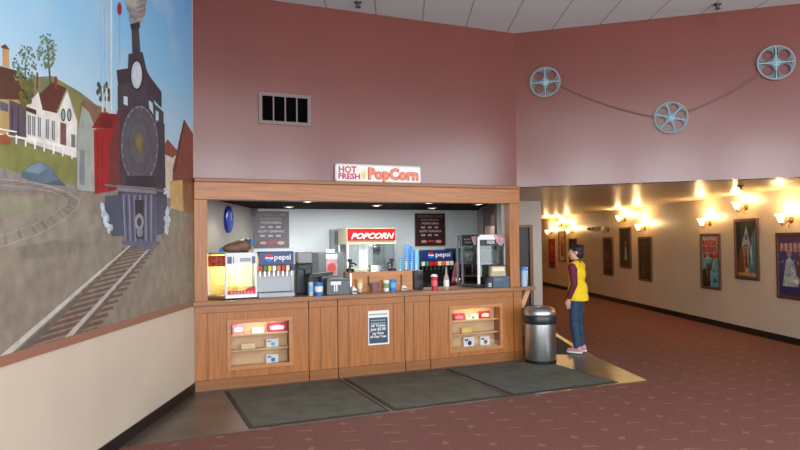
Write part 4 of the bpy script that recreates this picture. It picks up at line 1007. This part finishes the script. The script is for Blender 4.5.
def film(pts, label):
    L_ = [loc_on(px, py, R0, AR, -.02) for px, py in pts]; t = thing('film_strip', label, 'film strip', R0, AR, 'film strips between the reels')
    n = 16; P_ = []
    (xa, za), (xm, zm), (xb, zb) = L_
    for i in range(n+1):
        s = i/n; P_.append(((1-s)**2*xa+2*s*(1-s)*xm+s*s*xb, (1-s)**2*za+2*s*(1-s)*zm+s*s*zb))
    top = []; bot = []
    for i, (x, z) in enumerate(P_):
        a_, b_ = P_[max(0, i-1)], P_[min(n, i+1)]; dx, dz = b_[0]-a_[0], b_[1]-a_[1]; l = math.hypot(dx, dz); w_ = .010
        top.append((x-dz/l*w_, z+dx/l*w_)); bot.append((x+dz/l*w_, z-dx/l*w_))
    mb = MB()
    for i in range(n): mb.prism([top[i], top[i+1], bot[i+1], bot[i]], -.028, -.026)
    mb.build('strip', mat('film_brown', (96, 54, 52), .35), t)
    mb = MB()
    for i in range(n):
        for e_, s_ in ((top, .1), (bot, .1)):
            o_ = bot if e_ is top else top
            for g in (.2, .7):
                x = e_[i][0]*(1-g)+e_[i+1][0]*g; z = e_[i][1]*(1-g)+e_[i+1][1]*g; ox = o_[i][0]*(1-g)+o_[i+1][0]*g; oz = o_[i][1]*(1-g)+o_[i+1][1]*g
                x += (ox-x)*.14; z += (oz-z)*.14; mb.box(x-.005, x+.005, -.0285, -.028, z-.0015, z+.0015)
    mb.build('perforations', mat('film_hole', (128, 78, 74), .5), t)
film([(558, 84), (602, 107), (656, 117)], 'dark film strip sagging from the corner reel down to the middle reel')
film([(685, 112), (722, 100), (760, 74)], 'dark film strip rising from the lowest reel to the far right reel')
# sprinklers
def sprinkler(px, py, z, label):
    p = at_z(px, py, z); t = thing('ceiling_sprinkler', label, 'sprinkler', (p.x, p.y, z), 0, 'ceiling sprinklers')
    MB().lathe([(0, 0), (.05, 0), (.045, -.012), (.02, -.02), (.014, -.05), (0, -.05)], 0, 0, 16).build('head', CHAR, t, smooth=True)
    MB().lathe([(0, -.062), (.035, -.062), (.035, -.066), (0, -.066)], 0, 0, 16).box(-.025, -.02, -.004, .004, -.062, -.03).box(.02, .025, -.004, .004, -.062, -.03).box(-.025, .025, -.004, .004, -.034, -.03).build('deflector', CHAR, t)
sprinkler(358, 2.0, CEIL, 'dark sprinkler in the tiled ceiling above the popcorn sign')
sprinkler(717.5, 4, CEIL, 'dark sprinkler in the tiled ceiling near the highest reel')
sprinkler(740.5, 185.5, SOFF, 'small sprinkler under the hall ceiling above the tall middle poster')

# ------------------------------------------------------------------ hall posters and sconces
def wloc(s, z=0): return W0+dirv(AW)*(-s)+Vector((0, 0, z))
def poster(s, z, w, h, label, art):
    """s = left edge along the hall wall (metres back from its origin)"""
    t = thing('movie_poster', label, 'poster', wloc(s, z), AW, 'framed posters on the hall wall')
    fw_ = .05
    MB().holed(rect(0, w, 0, h), [rect(fw_, w-fw_, fw_, h-fw_)], -.035, 0).build('frame', FRAME, t, bevel=.004)
    iw, ih = w-2*fw_, h-2*fw_
    base, layers = art
    MB().box(fw_, w-fw_, -.012, -.001, fw_, h-fw_).build('sheet', base, t)
    y = -.012
    mats_ = []; mb = MB()
    for poly, mt in layers:
        if mt not in mats_: mats_.append(mt)
        mb.mi = mats_.index(mt); y -= .0005
        mb.prism([(fw_+min(max(a, 0), 1)*iw, fw_+min(max(b_, 0), 1)*ih) for a, b_ in poly], y, y+.0004)
    if layers: mb.build('picture', mats_, t)
    MB().box(fw_, w-fw_, -.022, -.020, fw_, h-fw_).build('glazing', glass('poster_glass', (246, 246, 246), .04), t)
    return t
def pm(n, rgb, nz=(12, .2)): return mat('poster_'+n, rgb, .5, noise=nz)
def blocks(x0, x1, z0, z1, n, mt, gap=.25):
    L_ = []; s = (x1-x0)/n
    for k in range(n): L_.append((rect(x0+k*s, x0+k*s+s*(1-gap), z0+random.uniform(-.006, .006), z1+random.uniform(-.006, .006)), mt))
    return L_
PR = pm('red', (206, 40, 36)); PW = pm('white', (240, 232, 222)); PT = pm('turquoise', (112, 196, 220)); PD = pm('dark', (40, 28, 30)); PBk = pm('black', (20, 16, 18)); PBl = pm('blue', (66, 74, 164)); PO = pm('orange', (200, 104, 50)); PGn = pm('green', (70, 120, 74)); PTe = pm('teal', (80, 146, 172)); PPk = pm('rose', (232, 170, 164)); PGo = pm('gold', (214, 172, 90)); PBr = pm('umber', (98, 58, 42)); PPu = pm('plum', (96, 66, 120)); PSk = pm('paleblue', (190, 208, 222))
a1 = (PW, [(rect(0, 1, 0, .55), PT), ([(0, .62), (.5, .58), (1, .5), (1, .58), (0, .7)], pm('aqua', (150, 196, 200)))]+blocks(.06, .3, .57, .65, 1, PR)+blocks(.42, .96, .57, .66, 4, PR, .18)+
      [([(0, .0), (0, .32), (.18, .36), (.3, .2), (.5, .14), (.45, 0)], PD), ([(.3, .1), (.36, .42), (.46, .5), (.5, .36), (.44, .1)], PBr), ([(.46, .4), (.66, .6), (.58, .36), (.5, .3)], PGn), ([(.62, .3), (.74, .42), (.72, .26)], PGn), ([(.2, .3), (.28, .5), (.36, .42), (.3, .22)], pm('clay', (150, 90, 70))), (circ(.76, .12, .13, 16, .05), pm('midblue', (60, 120, 190)))])
a2 = (pm('night', (36, 46, 56)), [([(.55, .0), (1, 0), (1, .9), (.75, .75)], PTe), ([(.0, .1), (.5, .0), (.6, .7), (.3, .6), (.05, .35)], pm('rust', (128, 72, 52))), ([(.25, .55), (.5, .92), (.72, .5), (.5, .6)], PSk), ([(.3, .55), (.38, .12), (.46, .55)], pm('flesh', (196, 150, 120))), ([(.48, .56), (.56, .1), (.62, .54)], pm('bone', (188, 180, 164))), ([(.64, .5), (.76, .18), (.78, .6)], PSk), (rect(.05, .95, .02, .08), PGo), (circ(.5, .12, .1, 14, .05), PGo), (circ(.5, .72, .09, 14, .06), pm('steelblue', (90, 130, 170)))])
a3 = (PBl, [(rect(0, 1, .72, 1), PPu), (rect(0, 1, 0, .16), pm('deepblue', (36, 44, 110)))]+blocks(.06, .94, .74, .88, 5, PPk, .3)+[([(.12, .16), (.3, .6), (.42, .66), (.56, .58), (.8, .3), (.72, .16)], PSk), (circ(.42, .7, .1, 14, .06), pm('flesh', (196, 150, 120))), ([(.62, .5), (.75, .74), (.92, .6), (.9, .3), (.7, .3)], pm('umber2', (110, 66, 72))), ([(.0, .3), (.12, .62), (.2, .5), (.12, .2)], pm('violet', (88, 62, 120)))]+blocks(.25, .8, .22, .28, 7, PW, .3)+[(circ(random.uniform(.1, .9), random.uniform(.2, .7), .022, 8, .012), PW) for _ in range(22)])
a4 = (PBk, [([(.1, .1), (.3, .5), (.45, .3), (.4, .05)], PBr), ([(.4, .4), (.55, .8), (.66, .5)], pm('maroon', (96, 30, 28))), (rect(.1, .9, .84, .9), PBr), ([(.5, .2), (.9, .4), (.85, .1)], PD)])
a5 = (PBk, [([(.4, .2), (.46, .5), (.5, .62), (.56, .48), (.64, .2), (.52, .16)], PSk), (circ(.5, .64, .06, 12, .035), pm('flesh', (196, 150, 120))), (rect(.15, .85, .05, .08), PD)])
a6 = (PBk, [([(.1, .35), (.25, .8), (.4, .4)], PO), ([(.45, .3), (.6, .85), (.8, .35)], pm('maroon2', (140, 56, 34))), (rect(.1, .9, .2, .28), pm('ember', (150, 60, 40))), (rect(.15, .85, .08, .12), PBr)])
a7 = (PD, [([(.2, .2), (.4, .7), (.7, .5), (.8, .1)], pm('tawny', (150, 104, 70))), (circ(.5, .78, .2, 14, .1), pm('sand', (196, 166, 128)))])
a8 = (pm('peach', (208, 168, 120)), [([(.3, .1), (.4, .6), (.55, .86), (.66, .5), (.75, .1)], pm('sepia', (120, 66, 50))), (rect(.1, .9, .02, .14), PW), (rect(.0, .2, .1, 1), pm('sand', (196, 166, 128)))])
a9 = (pm('scarlet', (196, 22, 24)), [(circ(.5, .72, .22, 16, .1), pm('pinkface', (236, 120, 110))), (rect(.2, .8, .08, .2), PBk), ([(.3, .2), (.45, .5), (.7, .3)], PR)])
PS = [(.47, .70, .70, 1.05, a3, 'blue and purple poster with a white gown at the right picture edge'),
      (1.63, .94, .69, 1.07, a2, 'teal and rust poster, higher hung, between the red lettered and the blue one'),
      (2.80, .69, .69, 1.07, a1, 'white and turquoise poster with big red lettering'),
      (5.65, .67, .70, 1.05, a4, 'near black poster with brown streaks, right of the white flame one'),
      (6.78, .92, .70, 1.05, a5, 'black poster with one slim white figure, hung higher than its neighbours'),
      (7.92, .68, .70, 1.05, a6, 'black poster with orange streaks under the unlit lamp'),
      (10.85, .66, .70, 1.05, a7, 'dark brown poster behind the head of the person in the vest'),
      (11.95, .92, .70, 1.05, a8, 'narrow looking peach poster with a dark figure next to the red one'),
      (13.10, .66, .70, 1.05, a9, 'bright red poster farthest down the hall')]
for i, (s, z, w, h, art, lab) in enumerate(PS):
    pt = poster(s, z, w, h, lab, art)
    if i == 2:
        for wd, zz in (('RASCAL', .815), ('REBEL', .685)): text('lettering', wd, .15, PR, pt, w/2, -.0185, .05+(h-.1)*zz, (w-.1)*.9, bold=.006)
SHADE = mat('lamp_shade_glow', (255, 226, 170), .4, emit=((255, 206, 120), 14))
SHADE0 = mat('lamp_shade_off', (214, 190, 150), .3)
SL = ['above the blue and purple poster', 'above the teal and rust poster', 'above the red lettered poster', 'above the near black poster with brown streaks', 'above the black poster with the white figure', 'above the black poster with orange streaks, unlit', 'above the person in the yellow vest', 'above the peach poster', 'above the red poster down the hall']
for i, (s, z, w, h, art, lab) in enumerate(PS):
    zc = z+h+.20; on = i != 5
    t = thing('wall_sconce', 'bronze wall lamp with a bell shade '+SL[i], 'wall lamp', wloc(s-w/2, zc), AW, 'hall wall lamps')
    MB().lathe([(0, -.025), (.035, -.025), (.055, -.01), (.055, 0)], 0, 0, 20, 'y').build('back_plate', BRONZE, t, smooth=True)
    MB().tube([(0, -.02, 0), (0, -.07, -.03), (0, -.12, -.085), (0, -.165, -.075), (0, -.17, -.04)], .009).tube([(0, -.02, -.02), (0, -.05, -.09), (0, -.03, -.12)], .007).build('arm', BRONZE, t, smooth=True)
    MB().lathe([(.028, .0), (.03, .02), (.05, .06), (.07, .11), (.085, .125), (.081, .127), (.066, .11), (.046, .06), (.02, .015)], 0, -.17, 20, c=-.035).build('bell_shade', SHADE if on else SHADE0, t, smooth=True)
    MB().lathe([(0, 0), (.02, 0), (.02, .03), (.0, .03)], 0, -.17, 12, c=-.04).build('socket', BRONZE, t)
    if on:
        ld = bpy.data.lights.new('sconce_lamp', 'POINT'); ld.energy = 20 if i < 3 else 30; ld.color = (1, .68, .33); ld.shadow_soft_size = .05
        lo = bpy.data.objects.new('sconce_lamp', ld); C.objects.link(lo); lo.parent = t; lo.location = (0, -.19, .10)
# small emergency light on the hall wall
t = thing('emergency_light', 'small brown twin headed emergency light on the hall wall left of the unlit lamp', 'emergency light', wloc(8.85, 1.93), AW)
MB().box(-.12, .12, -.05, 0, 0, .09).build('case', BRONZE, t, bevel=.006)
for sx in (-.17, .17): MB().lathe([(0, -.07), (.04, -.07), (.035, -.03), (0, -.02)], sx, 0, 16, 'y', .06).box(min(sx*.6, sx), max(sx*.6, sx), -.035, -.02, .05, .065).build('lamp_head', mat('tan_lamp', (190, 160, 110), .4), t)

# ------------------------------------------------------------------ mats, trash can, strip
def vmat(u0, u1, v0, v1, label, rgb):
    t = thing('floor_mat', label, 'mat', cw(u0, -v1, .004), AC, 'dark mats before the snack counter')
    MB().box(0, u1-u0, 0, v1-v0, 0, .006).build('border', mat('mat_border', (44, 42, 40), .7), t, bevel=.003)
    MB().box(.04, u1-u0-.04, .04, v1-v0-.04, .006, .010).build('pile', mat('mat_'+str(rgb), rgb, .8, noise=(5, .12), bump=.2), t, bevel=.003)
vmat(.31, 1.70, .13, 1.74, 'dark green mat on the tile in front of the left candy window', (86, 87, 76))
vmat(1.74, 3.10, .13, 1.74, 'dark green mat on the tile in front of the black price notice', (84, 85, 74))
vmat(3.14, 4.60, .13, 1.74, 'dark green mat on the tile in front of the right candy window', (80, 85, 78))
t = thing('floor_mat', 'dark mat lying in the recess behind the trash can', 'mat', (1.75, 9.45, .004), 0, 'dark mats before the snack counter')
MB().box(0, .93, 0, 1.85, 0, .006).build('border', mat('mat_border', (44, 42, 40), .7), t, bevel=.003)
MB().box(.04, .89, .04, 1.81, .006, .010).build('pile', mat('mat_recess', (74, 76, 66), .85, noise=(7, .22), bump=.3), t, bevel=.003)

pc = at_z(541, 363)
tc_ = thing('trash_can', 'round brushed steel trash can with a dark band at the counter end', 'trash can', (pc.x+.0, pc.y+.02, .0045), 0)
r = 15.6/640*pc.y; hc = 56/640*pc.y
MB().lathe([(0, 0), (r*.96, 0), (r*.98, .01), (r*.98, .045), (r*.94, .05), (0, .05)], 0, 0, 40).build('base_ring', BLACK, tc_, smooth=True)
MB().lathe([(0, .05), (r*.95, .05), (r*.97, .06), (r*.97, hc*.70), (0, hc*.70)], 0, 0, 40).build('drum', STEEL, tc_, smooth=True)
MB().lathe([(0, hc*.70), (r*1.01, hc*.70), (r*1.03, hc*.72), (r*1.03, hc*.83), (r*1.0, hc*.85), (0, hc*.85)], 0, 0, 40).build('dark_band', mat('can_band', (30, 38, 46), .3), tc_, smooth=True)
MB().lathe([(r*1.0, hc*.85), (r*1.02, hc*.87), (r*1.0, hc*.91), (r*.9, hc*.965), (r*.62, hc*1.0), (r*.5, hc*.985), (r*.5, hc*.86), (r*.9, hc*.855)], 0, 0, 40).build('lid_dome', STEEL, tc_, smooth=True)
MB().lathe([(0, hc*.86), (r*.499, hc*.86), (r*.499, hc*.87), (0, hc*.87)], 0, 0, 32).build('opening', BLACK, tc_)

# ------------------------------------------------------------------ people
def remeshed(mb, name, mt, parent, vox=.009, smooth=4):
    bmesh.ops.recalc_face_normals(mb.bm, faces=mb.bm.faces[:])
    me = bpy.data.meshes.new(name); mb.bm.to_mesh(me); mb.bm.free()
    o = bpy.data.objects.new(name, me); C.objects.link(o)
    r = o.modifiers.new('r', 'REMESH'); r.mode = 'VOXEL'; r.voxel_size = vox
    s = o.modifiers.new('s', 'SMOOTH'); s.iterations = smooth; s.factor = .5
    dg = bpy.context.evaluated_depsgraph_get(); m2 = bpy.data.meshes.new_from_object(o.evaluated_get(dg)); m2.name = name
    bpy.data.objects.remove(o); bpy.data.meshes.remove(me)
    m2.materials.clear(); m2.materials.append(mt)
    for p in m2.polygons: p.use_smooth = True
    o = bpy.data.objects.new(name, m2); C.objects.link(o); o.parent = parent
    return o
def V(x, y, z): return Vector((x, y, z))
def limb(mb, pts, rs):
    for (a, b_), (ra, rb) in zip(zip(pts, pts[1:]), zip(rs, rs[1:])): mb.capsule(a, b_, ra, rb)
def hand(mb, w, d, side, fwd):
    """hand hanging from wrist w along d; fwd = direction of the thumb"""
    d = d.normalized(); f_ = (fwd-d*fwd.dot(d)).normalized(); n = d.cross(f_).normalized()
    for k in range(4): mb.capsule(w+d*.015+f_*(.02-.013*k), w+d*.085+f_*(.027-.018*k), .013, .0115, 10)
    curl = n*side
    for k, ln in enumerate((.068, .076, .07, .054)):
        b0 = w+d*.085+f_*(.027-.018*k); b1 = b0+d*ln*.5+curl*.008; b2 = b1+d*ln*.45+curl*.02
        mb.capsule(b0, b1, .0088, .008, 8); mb.capsule(b1, b2, .008, .007, 8)
    t0 = w+d*.03+f_*.025; t1 = t0+d*.035+f_*.022+curl*.01; t2 = t1+d*.03+f_*.006+curl*.012
    mb.capsule(t0, t1, .012, .010, 8); mb.capsule(t1, t2, .010, .008, 8)
def head(mb, c, s, rot):
    """head with nose, brow, chin and ears; c = centre, rot = yaw of the face from +y"""
    R_ = Matrix.Rotation(rot, 3, 'Z')
    def p(x, y, z): return c+R_ @ Vector((x, y, z))*s
    mb.ball(p(0, -.012, .025), .088*s, (.88, 1.04, .98), 20); mb.ball(p(0, .025, -.03), .066*s, (.92, 1, 1.1), 18)
    mb.ball(p(0, .055, -.082), .03*s, (1.15, .9, .8), 12)
    mb.capsule(p(0, .088, .012), p(0, .104, -.022), .009*s, .0145*s, 10)
    mb.ball(p(0, .086, -.053), .018*s, (1.3, .6, .6), 10); mb.ball(p(0, .078, .032), .03*s, (1.6, .5, .4), 12)
    for sx in (-1, 1): mb.ball(p(sx*.08, -.012, -.005), .026*s, (.4, .8, 1.2), 12); mb.ball(p(sx*.045, .055, -.028), .026*s, (1, .8, 1), 10)
    return p
def features(p, s, par, hairpts):
    for sx in (-1, 1):
        MB().ball(p(sx*.031, .074, .012), .0095*s, seg=12).build('eye', WHITE, par, smooth='all')
        MB().ball(p(sx*.031, .0805, .012), .005*s, seg=10).build('iris', BROWN, par, smooth='all')
        MB().tube([p(sx*.016, .092, .034), p(sx*.034, .09, .039), p(sx*.05, .078, .033)], .0035*s, 6).build('eyebrow', HAIRM, par)
    MB().tube([p(-.02, .098, -.054), p(0, .104, -.055), p(.02, .098, -.054)], .0055*s, 8).build('lips', mat('lips', (186, 104, 98), .5), par, smooth='all')

MAROON = mat('maroon_cloth', (104, 28, 54), .75, noise=(14, .12)); VEST = mat('yellow_cloth', (244, 206, 26), .7, noise=(9, .05)); JEAN = mat('denim', (40, 66, 92), .8, noise=(16, .15))
def person_hall():
    g = at_z(578.5, 353)
    t = thing('person', 'person in a yellow vest, maroon sleeves and jeans standing in the hall looking away', 'person', (g.x, g.y, .0135), radians(52))
    hip = .80
    L = {}
    sh = [V(-.155, 0, 1.265), V(.155, 0, 1.265)]
    el = [V(-.195, -.035, 1.02), V(.195, -.03, 1.02)]; wr = [V(-.19, .055, .80), V(.185, .07, .805)]
    hp = [V(-.08, 0, .82), V(.08, 0, .82)]; kn = [V(-.085, .025, .46), V(.09, .03, .46)]; an = [V(-.085, -.02, .085), V(.10, -.01, .085)]
    # body
    b = MB()
    def torso(b, e):
        b.ball((0, 0, 1.16), .10+e, (1.42, 1.0, 1.45), 20); b.ball((0, .0, 1.0), .098+e, (1.22, .98, 1.2), 18); b.ball((0, -.01, .87), .108+e, (1.33, 1.02, .95), 20)
        b.capsule(V(-.13, 0, 1.27), V(.13, 0, 1.27), .055+e, .055+e)
    torso(b, 0)
    b.capsule(V(0, -.012, 1.27), V(0, .005, 1.40), .052, .046)
    for k in (0, 1):
        limb(b, [sh[k], el[k], wr[k]], [.05, .037, .026]); hand(b, wr[k], V(0, .12, -1), 1 if k == 0 else -1, V(0, 1, .1))
        limb(b, [hp[k], kn[k], an[k]], [.085, .055, .036]); b.capsule(an[k]+V(0, -.02, -.04), an[k]+V(0, .14, -.055), .034, .026)
    hc_ = V(0, .012, 1.475); yaw = radians(18)
    p = head(b, hc_, 1.0, yaw)
    remeshed(b, 'body', SKIN, t, .0075, 3); features(p, 1.0, t, None)
    # hair with a high knot
    b = MB(); b.ball(p(0, -.022, .045), .093, (.93, 1.0, .86), 20); b.ball(p(0, -.055, -.01), .075, (1.05, .8, 1.1), 18); b.ball(p(0, -.085, .085), .042, (1.1, 1.1, .9), 14); b.ball(p(0, .02, .085), .06, (1.1, 1, .55), 14)
    remeshed(b, 'hair', HAIRM, t, .008, 2)
    # trousers
    b = MB(); b.ball((0, -.012, .865), .112, (1.33, 1.03, .85), 20)
    for k in (0, 1): limb(b, [hp[k]+V(0, 0, .01), kn[k], an[k]+V(0, 0, .015)], [.088, .066, .054])
    remeshed(b, 'jeans', JEAN, t, .009, 3)
    # shirt
    b = MB(); torso(b, .008)
    b.capsule(V(0, -.01, 1.30), V(0, -.005, 1.345), .06, .058)
    for k in (0, 1): limb(b, [sh[k], el[k], wr[k]+V(0, -.008, .03)], [.068, .052, .041])
    remeshed(b, 'shirt', MAROON, t, .009, 3)
    # vest with armholes left open
    b = MB(); torso(b, .022); b.ball((0, -.006, .80), .165, (1.13, .92, 1.0), 24); b.ball((0, -.008, .92), .15, (1.18, .96, 1.2), 20); b.capsule(V(-.07, -.012, 1.31), V(.07, -.012, 1.31), .055, .055)
    vo = remeshed(b, 'vest', VEST, t, .009, 3); bb_ = bmesh.new(); bb_.from_mesh(vo.data)
    bmesh.ops.bisect_plane(bb_, geom=bb_.verts[:]+bb_.edges[:]+bb_.faces[:], plane_co=(0, 0, .775), plane_no=(0, .06, -1), clear_outer=True)
    bmesh.ops.holes_fill(bb_, edges=[e for e in bb_.edges if e.is_boundary], sides=0); bb_.to_mesh(vo.data); bb_.free()
    mb = MB()
    for k in (0, 1):
        c = an[k]; b = MB(); b.capsule(c+V(0, -.03, -.035), c+V(0.0, .13, -.05), .042, .034); b.capsule(c+V(0, -.02, -.01), c+V(0, .02, .0), .044, .04)
        for v in b.bm.verts: v.co.z = max(v.co.z, .018)
        so = remeshed(b, 'shoe', mat('pink_shoe', (206, 150, 156), .6), t, .007, 2)
        MB().slab([(c.x+x, c.y+y) for x, y in ((-.034, -.07), (.034, -.07), (.044, .04), (.04, .13), (.02, .165), (-.02, .165), (-.04, .13), (-.044, .04))], 0, .024).build('sole', WHITE, so, bevel=.004)
        MB().tube([c+V(-.02, .05, .008), c+V(.02, .07, -.002), c+V(-.02, .085, -.006)], .004, 6).build('laces', WHITE, so)
person_hall()
def person_worker():
    off = .98; u = cu(467.5, off, 270)
    t = thing('person', 'worker in a maroon top behind the worktop, half hidden by the pizza warmer', 'person', cw(u, off, .0085), AC+pi+radians(-8))
    # faces the customer (+y local towards -off)
    b = MB()
    def torso(b, e):
        b.ball((0, 0.02, 1.16), .105+e, (1.42, 1.0, 1.5), 20); b.ball((0, .0, 1.0), .10+e, (1.25, .98, 1.2), 18); b.ball((0, -.01, .87), .11+e, (1.33, 1.02, .95), 20)
        b.capsule(V(-.13, .03, 1.29), V(.13, .03, 1.29), .055+e, .055+e)
    sh = [V(-.16, .03, 1.29), V(.16, .03, 1.29)]; el = [V(-.19, .03, 1.05), V(.23, .06, 1.06)]; wr = [V(-.12, .24, 1.08), V(.23, .27, 1.10)]
    hp = [V(-.085, 0, .84), V(.085, 0, .84)]; kn = [V(-.09, .02, .46), V(.09, .02, .46)]; an = [V(-.095, -.02, .085), V(.095, -.02, .085)]
    torso(b, 0); b.capsule(V(0, .01, 1.28), V(0, .06, 1.40), .052, .047)
    for k in (0, 1):
        limb(b, [sh[k], el[k], wr[k]], [.05, .038, .027]); hand(b, wr[k], wr[k]-el[k]+V(0, 0, -.02), 1 if k else -1, V(1 if k == 0 else -1, 0, .3))
        limb(b, [hp[k], kn[k], an[k]], [.088, .056, .037]); b.capsule(an[k]+V(0, -.02, -.04), an[k]+V(0, .14, -.055), .034, .026)
    p = head(b, V(0, .085, 1.475), 1.0, 0)
    remeshed(b, 'body', SKIN, t, .0075, 3); features(p, 1.0, t, None)
    b = MB(); b.ball(p(0, -.022, .045), .093, (.93, 1.0, .86), 20); b.ball(p(0, -.055, -.02), .078, (1.05, .8, 1.2), 18); b.ball(p(0, .02, .085), .06, (1.1, 1, .55), 14)
    remeshed(b, 'hair', HAIRM, t, .008, 2)
    b = MB(); torso(b, .016)
    for k in (0, 1): limb(b, [sh[k], sh[k]*.35+el[k]*.65 if k == 9 else el[k]], [.07, .056]); b.capsule(el[k], el[k]*.6+wr[k]*.4, .056, .048)
    remeshed(b, 'shirt', MAROON, t, .009, 3)
    b = MB(); b.ball((0, -.012, .86), .121, (1.33, 1.03, .85), 20)
    for k in (0, 1): limb(b, [hp[k], kn[k], an[k]+V(0, 0, .01)], [.1, .07, .055])
    remeshed(b, 'trousers', BLACK, t, .01, 3)
    for k in (0, 1):
        c = an[k]; b = MB(); b.capsule(c+V(0, -.03, -.035), c+V(0.0, .13, -.05), .042, .034)
        for v in b.bm.verts: v.co.z = max(v.co.z, .0)
        remeshed(b, 'shoe', BLACK, t, .008, 2)
person_worker()

# ------------------------------------------------------------------ light
def area(name, loc, rot, sx, sy, e, col):
    ld = bpy.data.lights.new(name, 'AREA'); ld.shape = 'RECTANGLE'; ld.size = sx; ld.size_y = sy; ld.energy = e; ld.color = col
    o = bpy.data.objects.new(name, ld); C.objects.link(o); o.location = loc; o.rotation_euler = rot; return o
DAY = (.92, .96, 1.0)
for k in range(4):
    area('window_daylight', ((wx[2*k]+wx[2*k+1])/2, FY+.03, 2.3), (radians(90), 0, 0), 1.9, 3.95, 160, DAY)
area('window_daylight', (7.97, 1.2, 2.3), (radians(90), 0, radians(90)), 6.2, 3.95, 380, DAY)
area('window_daylight', (XL+.03, -.4, 1.9), (radians(90), 0, radians(-90)), 3.4, 3.2, 270, DAY)
area('lobby_lamp', (1.0, 1.0, 4.6), (0, 0, 0), 5, 4, 60, (1, .97, .92))
area('service_lamp', cw(2.6, 1.5, 2.24), (0, 0, AC), 2.6, .5, 52, (.93, .97, 1))
def plamp(name, loc, e, col, r=.03):
    ld = bpy.data.lights.new(name, 'POINT'); ld.energy = e; ld.color = col; ld.shadow_soft_size = r
    o = bpy.data.objects.new(name, ld); C.objects.link(o); o.location = loc
plamp('warmer_lamp', cw(cu(232, .25, 262), .24, cz(232, 262, .25)), 9, (1, .82, .45))
plamp('popcorn_lamp', cw(cu(372, 2.35, 245), 2.40, cz(372, 246, 2.3)), 14, (1, .86, .6))
def strip(u, off, z, L, e, col):
    ld = bpy.data.lights.new('case_lamp', 'AREA'); ld.shape = 'RECTANGLE'; ld.size = L; ld.size_y = .03; ld.energy = e; ld.color = col
    o = bpy.data.objects.new('case_lamp', ld); C.objects.link(o); o.location = cw(u, off, z); o.rotation_euler = (radians(35), 0, AC)
strip((rx0+rx1)/2, .04, cz(476, 308, .04)-.004, .5, .8, (1, .74, .34))
strip((lx0+lx1)/2, .04, cz(260, 322, .04)-.004, .55, .8, (1, .92, .82))
W = bpy.data.worlds.new('world'); bpy.context.scene.world = W; W.use_nodes = True
W.node_tree.nodes['Background'].inputs[0].default_value = (.72, .82, 1, 1); W.node_tree.nodes['Background'].inputs[1].default_value = 1.2
sc = bpy.context.scene
sc.view_settings.view_transform = 'Standard'; sc.view_settings.look = 'None'; sc.view_settings.gamma = 1; sc.view_settings.exposure = 0
sc.cycles.use_denoising = True
sc.cycles.max_bounces = 8
